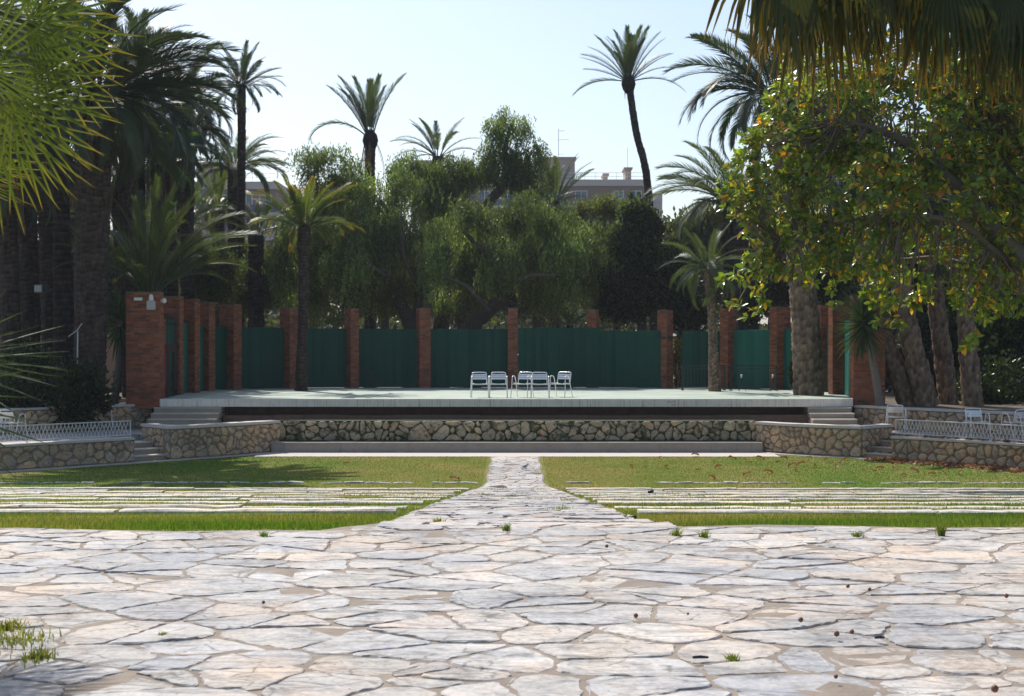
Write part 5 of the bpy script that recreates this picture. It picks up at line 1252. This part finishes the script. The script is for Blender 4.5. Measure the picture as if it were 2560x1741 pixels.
bushy('leafy_shrub', 'dark leafy shrub above the fence by the thick palm', 55, [(1930, 730, 50, 50), (1990, 700, 50, 60), (2080, 700, 50, 60), (1890, 770, 40, 30)], [[(1950, 830, .1), (1950, 740, .05)]], 7000, .18, .09, (.02, .035, .015), (.07, .09, .03), 'leaf', 7, group=TB, cat='shrub')
# masses further back that close the view between trunks
FB = 'far trees of the park'
for k, (px, py, rx, ry, D, lab) in enumerate(((60, 690, 110, 110, 72, 'shadowy tree behind the palm cluster by the slim trunk'), (240, 700, 110, 110, 76, 'shadowy tree behind the massive ringed trunk'), (420, 690, 100, 90, 80, 'olive tree behind the young palm'), (600, 690, 100, 80, 84, 'grey-green tree below the beige block'), (780, 660, 110, 100, 80, 'dark tree closing the view behind the golden palm'), (960, 690, 110, 90, 78, 'dark tree behind the forked pepper tree'), (1150, 690, 110, 100, 82, 'dark tree behind the five chairs'), (1340, 690, 110, 90, 80, 'olive tree behind the bending pepper trunk'), (1540, 680, 100, 90, 86, 'grey tree below the apartment block'), (1740, 640, 110, 120, 74, 'dark tree behind the slender palm crown'), (1930, 600, 120, 150, 66, 'dark tree behind the thick palm trunk'), (2140, 620, 130, 170, 62, 'dark tree behind the leaning palm trunks'), (2330, 640, 120, 170, 58, 'deep shaded tree behind the pale palm trunk'), (2510, 680, 130, 190, 54, 'deep shaded tree at the edge of the terrace'), (2060, 330, 120, 150, 56, 'tall dark tree behind the crown of the thick palm'), (2490, 330, 150, 210, 50, 'tall dark tree behind the fig trunk'))):
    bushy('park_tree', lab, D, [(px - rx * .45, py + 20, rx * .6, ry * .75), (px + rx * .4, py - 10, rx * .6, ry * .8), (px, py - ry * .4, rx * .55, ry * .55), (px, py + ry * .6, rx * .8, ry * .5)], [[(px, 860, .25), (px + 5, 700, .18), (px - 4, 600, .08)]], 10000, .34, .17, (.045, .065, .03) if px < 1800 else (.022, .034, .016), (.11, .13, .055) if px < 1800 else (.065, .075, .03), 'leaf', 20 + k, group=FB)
# the far edge of the park, one mass of trees
r_ = np.random.default_rng(91); nT = 42000; tx = r_.uniform(-75, 75, nT); ty = r_.uniform(100, 112, nT)
th_ = 6.0 + 1.6 * np.sin(tx * .21) + 1.2 * np.sin(tx * .53 + 1) + .8 * np.sin(tx * 1.3 + 2); tz = th_ * r_.random(nT) ** .8
V, Fq, Cc = kites(np.stack([tx, ty, tz], 1), r_.normal(size=(nT, 3)), r_.uniform(.5, .9, nT), r_.uniform(.3, .5, nT), tint(nT, (.035, .05, .022), (.08, .095, .04), r_))
tag(part('treeline', V, Fq, 'leaf', None, colr=Cc), 'far line of park trees below the apartment blocks', 'trees', kind='stuff')
# ivy and bushes on the beds
IB = 'bushes on the planting beds'
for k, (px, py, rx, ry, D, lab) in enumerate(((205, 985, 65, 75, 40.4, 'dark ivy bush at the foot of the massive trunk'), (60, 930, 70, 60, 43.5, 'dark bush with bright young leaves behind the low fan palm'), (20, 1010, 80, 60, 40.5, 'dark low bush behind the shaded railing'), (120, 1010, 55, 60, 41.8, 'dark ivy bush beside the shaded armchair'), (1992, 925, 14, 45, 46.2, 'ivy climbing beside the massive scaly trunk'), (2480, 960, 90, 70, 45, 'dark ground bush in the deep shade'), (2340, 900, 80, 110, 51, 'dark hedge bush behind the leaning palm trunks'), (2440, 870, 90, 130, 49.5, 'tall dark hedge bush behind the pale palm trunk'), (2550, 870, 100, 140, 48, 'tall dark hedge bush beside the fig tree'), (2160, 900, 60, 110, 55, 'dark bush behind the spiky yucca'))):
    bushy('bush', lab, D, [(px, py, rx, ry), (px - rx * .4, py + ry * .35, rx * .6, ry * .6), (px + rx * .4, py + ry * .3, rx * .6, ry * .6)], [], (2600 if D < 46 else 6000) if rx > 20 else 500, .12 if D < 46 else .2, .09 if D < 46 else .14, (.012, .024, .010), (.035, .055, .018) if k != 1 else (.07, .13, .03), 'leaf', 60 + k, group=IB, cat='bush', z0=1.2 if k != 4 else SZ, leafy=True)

# spiky yuccas
def yucca(label, base, top, r0, n, L, seed):
    r = random.Random(seed); root = thing('yucca', label, 'yucca', base, 0, 'spiky yuccas beside the broad piers'); base, top = Vector(base), Vector(top)
    V, Fq = trunk_geo([base, (base + top) / 2 + Vector((.05, 0, 0)), top], [r0 * 1.3, r0, r0 * .9], 'ring', .1, 12, .015, seed); part('trunk', V, Fq, 'yucca_bark', root)
    V = []; Fc = []
    for i in range(7):
        s = i / 6; w = .032 * (1 - s ** 2.2) + .001; V += [(s, -w, .02 * (1 - s) - .10 * s * s), (s, 0, -.012 - .10 * s * s), (s, w, .02 * (1 - s) - .10 * s * s)]
    for i in range(6): q = 3 * i; Fc += [(q, q + 3, q + 4, q + 1), (q + 1, q + 4, q + 5, q + 2)]
    me = mesh_np('blade_leaf', V, Fc, 'yucca_leaf')
    for k in range(n):
        el = R(80 - 150 * (k / n) + r.uniform(-12, 12)); az = k * 2.4 + r.uniform(-.3, .3)
        add_frond(root, me, top + Vector((0, 0, .15 - .5 * k / n)), az, el, L * r.uniform(.75, 1.15), R(r.uniform(-30, 30)), 'blade_leaf')
yucca('spiky yucca with bare grey stem before the broad pier', atz(2200, 1.22, 42.4), at(2158, 800, 42.3), .10, 170, 1.05, 1)
yucca('spiky dark yucca beside the tall pier with alarm box', atz(285, 1.22, 44.5), at(300, 800, 44.5), .10, 110, .95, 2)

# ------------------------------------------------------------------ the big-leaved fig with yellowing leaves
fig = thing('rubber_fig_tree', 'big fig tree with glossy green and yellow-orange leaves beside the terrace', 'tree', (12.2, 28.5, 0))
r = np.random.default_rng(77)
def limb(pts, rad, name='limb', sides=10):
    p = smooth_path(pts, 6); rr = np.interp(np.linspace(0, 1, len(p)), np.linspace(0, 1, len(rad)), rad); g = MB(); g.tube(p, rr, sides); g.build(name, 'ficus_bark', fig, smooth=True)
limb([(12.2, 28.5, 0.3), (12.0, 28.5, 2.0), (11.5, 28.4, 3.8)], [.55, .42, .34], 'trunk', 14)
H0 = Vector((11.5, 28.4, 3.8)); mains = []
for q, rad in (([at(2540, 640, 28.2), at(2440, 520, 28.0), at(2340, 420, 27.8), at(2230, 340, 27.6), at(2100, 300, 27.5)], [.30, .22, .16, .12, .08, .03]), ([at(2560, 560, 28.6), at(2480, 330, 28.8), at(2380, 200, 29), at(2290, 100, 29.0)], [.28, .2, .14, .09, .04]), ([at(2500, 640, 28.0), at(2400, 560, 27.4), at(2250, 540, 27.2), at(2080, 560, 27.2), at(1950, 600, 27.2)], [.12, .08, .06, .045, .03, .015]), ([at(2520, 700, 29.0), at(2350, 650, 29.6), at(2200, 640, 29.8), at(2050, 480, 30), at(1930, 400, 30)], [.16, .11, .08, .06, .04, .02]), ([Vector((11.8, 27.5, 5.5)), Vector((11.0, 26.5, 7.2)), Vector((10.0, 26.0, 8.8))], [.26, .2, .14, .06]), ([Vector((12.6, 29.5, 6)), Vector((13.5, 30.5, 8)), Vector((14.0, 31, 9.5))], [.25, .18, .12, .05])):
    limb([H0] + list(q), rad); mains.append(smooth_path([H0] + list(q), 6))
# rosettes of leaves at twig ends through a shell-like crown
CL = [(2250, 330, 210, 160, 28), (2420, 300, 200, 200, 28.5), (2050, 300, 150, 130, 28), (1960, 380, 110, 110, 27.6), (2150, 480, 200, 120, 27.6), (2380, 520, 190, 150, 28.2), (1930, 520, 100, 90, 27.4), (2000, 620, 120, 80, 27.2), (2150, 620, 110, 90, 27.4), (2500, 520, 120, 200, 28.4), (2100, 180, 150, 90, 28.6), (2300, 150, 200, 110, 28.8), (2520, 180, 120, 140, 28.6), (1900, 680, 60, 50, 27.0), (2250, 720, 90, 60, 27.6), (2480, 720, 110, 80, 28), (1850, 470, 50, 90, 27.4), (2640, 450, 160, 300, 28.8)]
w = np.array([c[2] * c[3] for c in CL], float); w /= w.sum(); cen = []
for c, wk in zip(CL, w):
    k = int(3500 * wk); e = ell(k, .55, r) * np.array([c[2], c[2] * .75, c[3]]) / F * c[4]; cen.append(np.array(at(c[0], c[1], c[4])) + e)
for px, py in ((1850, 760), (1880, 790), (1900, 740), (2020, 700), (2090, 735), (2060, 660), (2230, 760), (2260, 790), (2200, 800), (1830, 700), (2420, 850), (2440, 840), (1960, 690)): cen.append(np.array(at(px, py, 26.9))[None] + r.normal(size=(3, 3)) * .08)
cen = np.concatenate(cen); nR = len(cen)
center = np.array(at(2300, 420, 28.4)); outd = cen - center; outd /= np.linalg.norm(outd, axis=1)[:, None]; outd = outd * .55 + np.array([-.15, -.15, .55]) + r.normal(size=(nR, 3)) * .45
outd /= np.linalg.norm(outd, axis=1)[:, None]
per = 7; ax = np.repeat(outd, per, axis=0); c0 = np.repeat(cen, per, axis=0); ph = np.tile(np.arange(per) * 2.4, nR) + np.repeat(r.random(nR) * 6.28, per)
ref = np.cross(ax, np.array([0.3, 0.2, 1.0])); ref /= np.linalg.norm(ref, axis=1)[:, None] + 1e-9; r2 = np.cross(ax, ref)
op = r.uniform(.5, 1.25, len(ax)); dl = ax * np.cos(op)[:, None] + (ref * np.cos(ph)[:, None] + r2 * np.sin(ph)[:, None]) * np.sin(op)[:, None]; dl[:, 2] -= .22; dl /= np.linalg.norm(dl, axis=1)[:, None]
Ln = r.uniform(.10, .205, len(ax)); Wn = Ln * r.uniform(.40, .52, len(ax)); Cn = c0 + dl * (Ln * .5 + .03)[:, None]
cl = tint(len(ax), (.085, .15, .022), (.24, .30, .04), r, .35); sel = r.random(len(ax))
yel = sel < .085; cl[yel] = tint(yel.sum(), (.68, .34, .015), (.62, .45, .03), r, .2); org = (sel > .085) & (sel < .105); cl[org] = tint(org.sum(), (.42, .13, .015), (.5, .2, .02), r, .2)
# yellow leaves hang
dl[yel | org, 2] -= .9; nrm_ = ax + r.normal(size=ax.shape) * .3
vis = Cn[:, 1] * 1.0 + np.where((Cn[:, 0] / Cn[:, 1] * F + CX > 1790) & (Cn[:, 0] / Cn[:, 1] * F + CX < 2560), 0, 100); order = np.argsort(vis); near = order[:300]; rest = order[300:]
V, Fq, Cc = leaf_cards(Cn[rest], dl[rest], Ln[rest], Wn[rest], cl[rest], .12, r, nrm_[rest]); tag(part('foliage', V, Fq, 'glossy_leaf', fig, colr=Cc), kind='stuff')
V, Fq, Cc = leaf_cards(Cn[near] * 0, dl[near], Ln[near], Wn[near], cl[near], .12, r, nrm_[near])
for i, k in enumerate(near):
    o = obj('leaf', mesh_np('leaf', V[8 * i:8 * i + 8], LEAF_F, 'glossy_leaf', colr=Cc[8 * i:8 * i + 8]), fig); o.location = Vector(Cn[k]) - fig.location
# twigs from limbs to rosettes
allp = np.concatenate(mains); g = MB()
for i in range(0, nR, 4):
    d = np.linalg.norm(allp - cen[i], axis=1) + (allp[:, 0] < cen[i][0]) * .8; a = allp[np.argmin(d)]; m_ = (a * .45 + cen[i] * .55) + np.array([0, 0, -.18]) + r.normal(size=3) * .15
    g.tube(smooth_path([a, m_, cen[i]], 4), np.linspace(.022, .006, 9), 4, caps=False)
g.build('twig_mass', 'twig', fig); tag(fig.children[-1], kind='stuff')
# flood lamps strapped to the trunks
for lab, px, py, D, rz in (('grey floodlight strapped between the leaning palm trunks', 2205, 660, 42.6, .3), ('dark floodlight high on the slim trunk in the shade', 105, 722, 43.2, -.6)):
    p = at(px, py, D); fl = thing('floodlight', lab, 'floodlight', p, rz)
    g = MB(); g.box(-.2, .2, -.14, .1, -.13, .13, bev=.03); g.build('housing', 'grey_plastic' if px > 1000 else 'dark_plastic', fl, world_space=False)
    g = MB(); g.box(-.17, .17, -.16, -.141, -.10, .10); g.build('lens', 'lamp_glass', fl, world_space=False)
    g = MB(); g.tube([(-.22, 0, 0), (-.22, .2, .0), (-.22, .45, -.05)], .02, 6); g.tube([(.22, 0, 0), (.22, .2, .0), (-.22, .45, -.05)], .02, 6); g.build('bracket', 'black_iron', fl, world_space=False)
pp = atz(192, 1.22, 40.9); pv = thing('slim_post', 'slim grey post with bent tip beside the massive trunk', 'post', pp)
g = MB(); g.tube([(0, 0, 0), (.01, 0, 1.6), (.02, 0, 2.25)], .02, 6); g.build('pole', 'grey_plastic', pv, smooth=True, world_space=False)
g = MB(); g.tube([(-.25, 0, 2.1), (.0, 0, 2.28), (.14, 0, 2.48)], .014, 6); g.build('arm', 'grey_plastic', pv, smooth=True, world_space=False)

# ------------------------------------------------------------------ grass
def blades(name, n, xf, yf, zf, h, w, cf, seed, lean=.5, keep=None, kinds=None):
    r = np.random.default_rng(seed); x = xf(r, n); y = yf(r, n)
    if keep is not None: k = keep(x, y, r); x, y = x[k], y[k]
    n = len(x); z = zf(x, y); H = h * r.uniform(.45, 1.25, n); W = w * r.uniform(.7, 1.3, n); a = r.random(n) * 6.283; la = r.random(n) * 6.283; ln = lean * r.random(n) * H
    sx, sy = np.cos(a) * W / 2, np.sin(a) * W / 2; b = np.stack([x, y, z - .01], 1); s = np.stack([sx, sy, np.zeros(n)], 1); d = np.stack([np.cos(la) * ln, np.sin(la) * ln, H], 1)
    m = d * np.array([.4, .4, .6]); V = np.stack([b - s, b + s, b + m + s * .7, b + m - s * .7, b + d], 1).reshape(-1, 3); k = np.arange(n)[:, None] * 5
    Fq = np.concatenate([k + [[0, 1, 2]], k + [[0, 2, 3]], k + [[3, 2, 4]]], 1).reshape(-1, 3); c = cf(x, y, r)
    o = part(name, V, Fq, 'grass_blade', None, colr=np.repeat(c, 5, axis=0)); return tag(o, kind='stuff')
def vnoise(x, y, s=1.0): return .5 + .25 * np.sin(x * 1.3 * s + 1.7 * np.sin(y * .7 * s)) + .25 * np.sin(y * 1.9 * s + 1.3 * np.sin(x * .9 * s + 2))
def gcol(x, y, r, green=(.085, .165, .022), dry=(.25, .22, .08), bias=0.0):
    t = (vnoise(x, y, 1.4) + bias + .25 * r.normal(size=len(x))).clip(0, 1)[:, None]; return (np.array(green) * (1 - t) + np.array(dry) * t) * r.uniform(.7, 1.3, (len(x), 1))
sz = np.vectorize(slope_z)
def off_path(x, y, r): return np.abs(x) > np.vectorize(hw)(y) - .02
tag(blades('grass', 85000, lambda r, n: r.uniform(-4.6, 4.6, n), lambda r, n: 8.35 + 3.0 * r.random(n), lambda x, y: sz(y), .048, .006, lambda x, y, r: gcol(x, y, r, bias=-.02 + .25 * np.sin(x * 2.3) * np.sin(x * .9 + 1)), 1, keep=lambda x, y, r: off_path(x, y, r) & (y > 8.50 + .09 * np.sin(x * 1.3) + .05 * np.sin(x * 4.1 + 1) + x * .03 + .03)), 'longer green grass along the rim of the stone terrace', 'grass')
def rows_keep(x, y, r):
    k = (y - 11.5 - .0012 * x * x + 1.1) / 2.2; f = np.abs(k - np.floor(k) - .5) * 2.2
    return off_path(x, y, r) & ((f > .13) | (r.random(len(x)) < .10)) & (np.abs(x) < .37 * y + 2) & (r.random(len(x)) < .45 + .55 * vnoise(x, y, 2.0))
tag(blades('grass', 260000, lambda r, n: r.uniform(-12, 12, n), lambda r, n: 11.2 + 19.3 * r.random(n) ** 1.35, lambda x, y: sz(y), .045, .010, lambda x, y, r: gcol(x, y, r, bias=-.05), 2, keep=rows_keep), 'thin green grass growing between the stone slabs', 'grass')
def lawn_col(x, y, r):
    t = (1.2 - np.abs(np.abs(x) - 1.8) / 4.6 - .25 * (x < 0) * (np.abs(x) > 4) + .3 * (vnoise(x, y, .8) - .5) + .18 * r.normal(size=len(x))).clip(0, 1)[:, None]
    return (np.array((.085, .175, .02)) * (1 - t) + np.array((.235, .20, .065)) * t) * r.uniform(.75, 1.25, (len(x), 1))
tag(blades('grass', 130000, lambda r, n: r.uniform(-12.5, 12.5, n), lambda r, n: r.uniform(30.5, 39.2, n), lambda x, y: 0 * x, .035, .014, lawn_col, 3, keep=lambda x, y, r: (np.abs(x) > .74) & (np.abs(x) < 12.0 - (y - 34) * .62), lean=.8), 'short lawn grass between seating and stage', 'grass')
# tufts in the joints of path and terrace
spots = [(1095, 1310, 10, .05), (1370, 1245, 30, .05), (1290, 1247, 60, .04), (1400, 1277, 22, .06), (1420, 1250, 20, .05), (1205, 1232, 20, .05), (1350, 1215, 22, .06), (1240, 1216, 25, .06), (1690, 1333, 9, .05), (1760, 1338, 10, .05), (2140, 1335, 9, .04), (2352, 1333, 7, .09), (660, 1336, 8, .04), (40, 1600, 60, .05), (95, 1640, 30, .05), (15, 1565, 30, .05), (405, 1583, 5, .025), (1830, 1640, 12, .03), (1265, 1320, 6, .05), (1325, 1170, 18, .05), (1260, 1195, 22, .06), (1345, 1185, 14, .05)]
xs_, ys_, hs_ = [], [], []
r = np.random.default_rng(4)
for px, py, rp, h in spots:
    D = 8.0
    for _ in range(12):
        z = PZ if D < 8.5 else path_z(0, D); D = F * (CZ - z) / (py - HY)
    n = int(60 + rp * 3); rw = rp / F * D
    xs_.append((px - CX) / F * D + r.normal(size=n) * rw * .6); ys_.append(D + r.normal(size=n) * min(.12, rw * .9)); hs_.append(np.full(n, h))
X_, Y_, H_ = map(np.concatenate, (xs_, ys_, hs_))
tag(blades('grass', len(X_), lambda r, n: X_, lambda r, n: Y_, lambda x, y: np.vectorize(lambda a, b: PZ - .015 if b < 8.5 else path_z(a, b))(x, y), H_, .006, lambda x, y, r: gcol(x, y, r, (.09, .17, .025), (.22, .2, .05), -.2), 5, lean=1.0), 'weedy grass tufts sprouting from the stone joints', 'grass')

# ------------------------------------------------------------------ fallen leaves, fruits, a bird and other small things
def dead_leaf(seed):
    r = random.Random(seed); V = []; Fc = []; C = []; n = 5
    for i in range(n + 1):
        s = i / n; w = .045 * math.sin(math.pi * min(.98, s * .96 + .02)) ** .8; z = .03 * math.sin(s * 2.6) + r.uniform(0, .008); k = .03 + r.uniform(-.008, .012)
        V += [(s * .17 - .085, -w, z + k), (s * .17 - .085, 0, z), (s * .17 - .085, w, z + k * .8)]; c = (.26 * r.uniform(.7, 1.2), .13 * r.uniform(.7, 1.2), .06); C += [c] * 3
    for i in range(n): q = 3 * i; Fc += [(q, q + 3, q + 4, q + 1), (q + 1, q + 4, q + 5, q + 2)]
    if seed == 3: C = [(.42, .15, .04)] * len(C)
    return mesh_np('fallen_leaf', V, Fc, 'litter_leaf', colr=np.array(C))
DL = [dead_leaf(i) for i in range(6)]
r = random.Random(8)
def on_ground(px, py, z=0.0): D = F * (CZ - z) / (py - HY); return Vector(((px - CX) / F * D, D, z))
lp = [(1580, 1170), (1613, 1170), (1738, 1142), (1650, 1149), (1744, 1180), (1797, 1171), (1862, 1154), (1875, 1160), (1980, 1168), (2002, 1165), (2040, 1170), (1992, 1180), (2023, 1147), (2105, 1160), (2118, 1152), (2090, 1172), (2160, 1182), (2185, 1183), (2200, 1175), (2240, 1173), (2285, 1182), (2300, 1165), (2365, 1180), (2350, 1170), (2230, 1160), (2170, 1155), (1900, 1150), (1920, 1185), (1870, 1190), (1945, 1160), (2065, 1155), (2080, 1163), (2330, 1190), (2400, 1188), (2145, 1165), (1960, 1150), (2260, 1192), (1830, 1150), (1780, 1200), (1135, 1202), (865, 1163), (570, 1154), (1665, 1172)]
for k, (px, py) in enumerate(lp):
    p = on_ground(px, py); o = obj('fallen_leaf', DL[3 if k in (1, 16) else k % 6 if k % 6 != 3 else 4]); s = r.uniform(.8, 1.5)
    o.location = p + Vector((0, 0, .02)); o.rotation_euler = (r.uniform(-.4, .4), r.uniform(-.4, .4), r.uniform(0, 6.28)); o.scale = (s, s, s)
    if k in (1, 16): tag(o, 'bright orange fallen leaf on the lawn', 'leaf', 'orange fallen leaves on the lawn')
    else: tag(o, 'brown curled fallen leaf lying on the lawn', 'leaf', 'fallen leaves scattered over the lawn')
# the drift of leaves along the sunny railing wall, on its coping and on the steps
r2_ = np.random.default_rng(6); P, s = resample(RAIL_R); n = 1500; u = r2_.uniform(-.5, s[-1], n); dd = np.abs(r2_.normal(size=n)) * .32 + .03
pos = []
for a, d in zip(u, dd):
    p, t = along(P, s, max(a, 0)); nn = np.array([t[1], -t[0]]); q = p + nn * d + t * min(a, 0); pos.append((q[0], q[1], .03 + r2_.random() * .05 * max(0, 1 - d)))
for _ in range(260):
    p, t = along(P, s, r2_.uniform(0, s[-1])); nn = np.array([t[1], -t[0]]); q = p - nn * r2_.uniform(.05, .30); pos.append((q[0], q[1], .68 + r2_.random() * .02))
for _ in range(60):
    k = r2_.integers(1, 4); q = np.array([9.85, 38.5]) + np.array([u_, u_]) * (.38 * (k - 1) + r2_.uniform(.05, .33)) + np.array([u_, -u_]) * r2_.uniform(-.45, .45); pos.append((q[0], q[1], .15 * k + .02))
pos = np.array(pos); n = len(pos); d = r2_.normal(size=(n, 3)); d[:, 2] *= .3
V, Fq, Cc = leaf_cards(pos, d, r2_.uniform(.10, .2, n), r2_.uniform(.05, .09, n), tint(n, (.16, .07, .035), (.34, .20, .10), r2_, .35), .3, r2_, np.tile([0, 0, 1.0], (n, 1)) + r2_.normal(size=(n, 3)) * .5)
tag(part('leaf_litter', V, Fq, 'litter_leaf', None, colr=Cc), 'drift of brown leaves along the sunlit railing wall', 'leaf litter', kind='stuff')
# round fruits and dark scraps on the terrace stones
r = random.Random(12)
def ball(rad, seed):
    r = random.Random(seed); V = []; Fc = []; n, m = 10, 6
    for i in range(m + 1):
        for j in range(n):
            a, b = math.pi * i / m, 6.283 * j / n; k = rad * (1 + r.uniform(-.07, .07)) * (1.12 if i == 0 else 1); V.append((k * math.sin(a) * math.cos(b), k * math.sin(a) * math.sin(b), rad + k * math.cos(a)))
    for i in range(m):
        for j in range(n): Fc.append((i * n + j, (i + 1) * n + j, (i + 1) * n + (j + 1) % n, i * n + (j + 1) % n))
    return mesh_np('fallen_fruit', V, Fc, 'fruit_skin', smooth=True)
for k, (px, py, d) in enumerate(((2120, 1466, 10), (2174, 1474, 10), (2516, 1490, 11), (2002, 1550, 13), (2092, 1585, 15), (2130, 1580, 12), (2090, 1692, 11), (2487, 1722, 20), (1517, 1366, 9), (658, 1507, 9), (1590, 1540, 12), (1720, 1535, 7))):
    p = on_ground(px, py + d / 2, PZ + .003); o = obj('fallen_fruit', ball(d / F * p.y * .5, k)); o.location = p; tag(o, 'small brown round fruit lying on the stone terrace', 'fruit', 'fallen fruits on the terrace')
for k, (px, py, L, lab) in enumerate(((2200, 1598, .036, 'short black twig scrap beside the fallen fruits'), (1752, 1648, .055, 'short black twig scrap in the sandy gap of the terrace'))):
    p = on_ground(px, py, PZ + .004); g = MB(); g.tube([p + Vector((-L / 2, .0, .005)), p + Vector((0, .005, .006)), p + Vector((L / 2, 0, .005))], [.005, .006, .004], 6); o = g.build('twig_scrap', 'dark_plastic'); tag(o, lab, 'twig')
for k, (px, py, z, L, lab) in enumerate(((1582, 1300, None, .06, 'small black ground lamp at the edge of the path'), (1628, 1231, None, .10, 'small black ground lamp between the stone slabs'))):
    D = 10.0
    for _ in range(15): D = F * (CZ - slope_z(D) - .02) / (py - HY)
    p = Vector(((px - CX) / F * D, D, slope_z(D) + .0)); gl = thing('ground_lamp', lab, 'lamp', p)
    g = MB(); g.box(-L * .7, L * .7, -L * .4, L * .4, 0, L * .35, bev=L * .1); g.build('base', 'dark_plastic', gl, world_space=False)
    g = MB(); g.tube([(-L * .3, 0, L * .36), (-L * .3, 0, L * .5), (L * .35, -.02, L * .75)], [L * .3, L * .35, L * .2], 8); g.build('head', 'dark_plastic', gl, smooth=True, world_space=False)
# the little bird on the path
p = on_ground(1315, 1176, .03); bd = thing('bird', 'small grey and white bird with dark wing standing on the path', 'bird', p, R(-35))
pth = [(.105, 0, .148), (.09, 0, .150), (.075, 0, .153), (.055, 0, .155), (.038, 0, .145), (.02, 0, .122), (-.015, 0, .098), (-.05, 0, .085), (-.08, 0, .075), (-.11, 0, .066), (-.17, 0, .05)]
V, Fc = tube(pth, [.001, .004, .014, .021, .02, .03, .04, .034, .02, .011, .008], 10); part('body', V, Fc, 'bird_feather', bd, world_space=False, smooth=True)
for sgn in (-1, 1):
    V, Fc = tube([(.015, sgn * .032, .11), (-.03, sgn * .036, .095), (-.09, sgn * .018, .075)], [.008, .02, .003], 8); part('wing', [(a, sgn * .03 + (b - sgn * .03) * .5, c) for a, b, c in V], Fc, 'bird_wing', bd, world_space=False, smooth=True)
    g = MB(); g.tube([(-.005, sgn * .014, .075), (-.012, sgn * .014, .04), (-.004, sgn * .014, .002), (.018, sgn * .014, .001)], .0028, 5); g.build('leg', 'bird_wing', bd, world_space=False)
    g = MB(); g.tube([(.064, sgn * .017, .160), (.064, sgn * .021, .160)], .004, 6); g.build('eye', 'dark_plastic', bd, world_space=False)

# ------------------------------------------------------------------ thin bright air
hm = bpy.data.materials.new('haze'); hm.use_nodes = True; M['haze'] = hm; nt = hm.node_tree
nt.nodes.remove(nt.nodes['Principled BSDF']); pv_ = nt.nodes.new('ShaderNodeVolumePrincipled'); pv_.inputs['Color'].default_value = (0.82, 0.9, 1.0, 1); pv_.inputs['Density'].default_value = HAZE; pv_.inputs['Anisotropy'].default_value = 0.2
nt.links.new(pv_.outputs[0], nt.nodes['Material Output'].inputs['Volume'])
g = MB(); g.box(-910, 910, -310, 1510, -1.5, 34); tag(g.build('haze', 'haze'), kind='stuff')
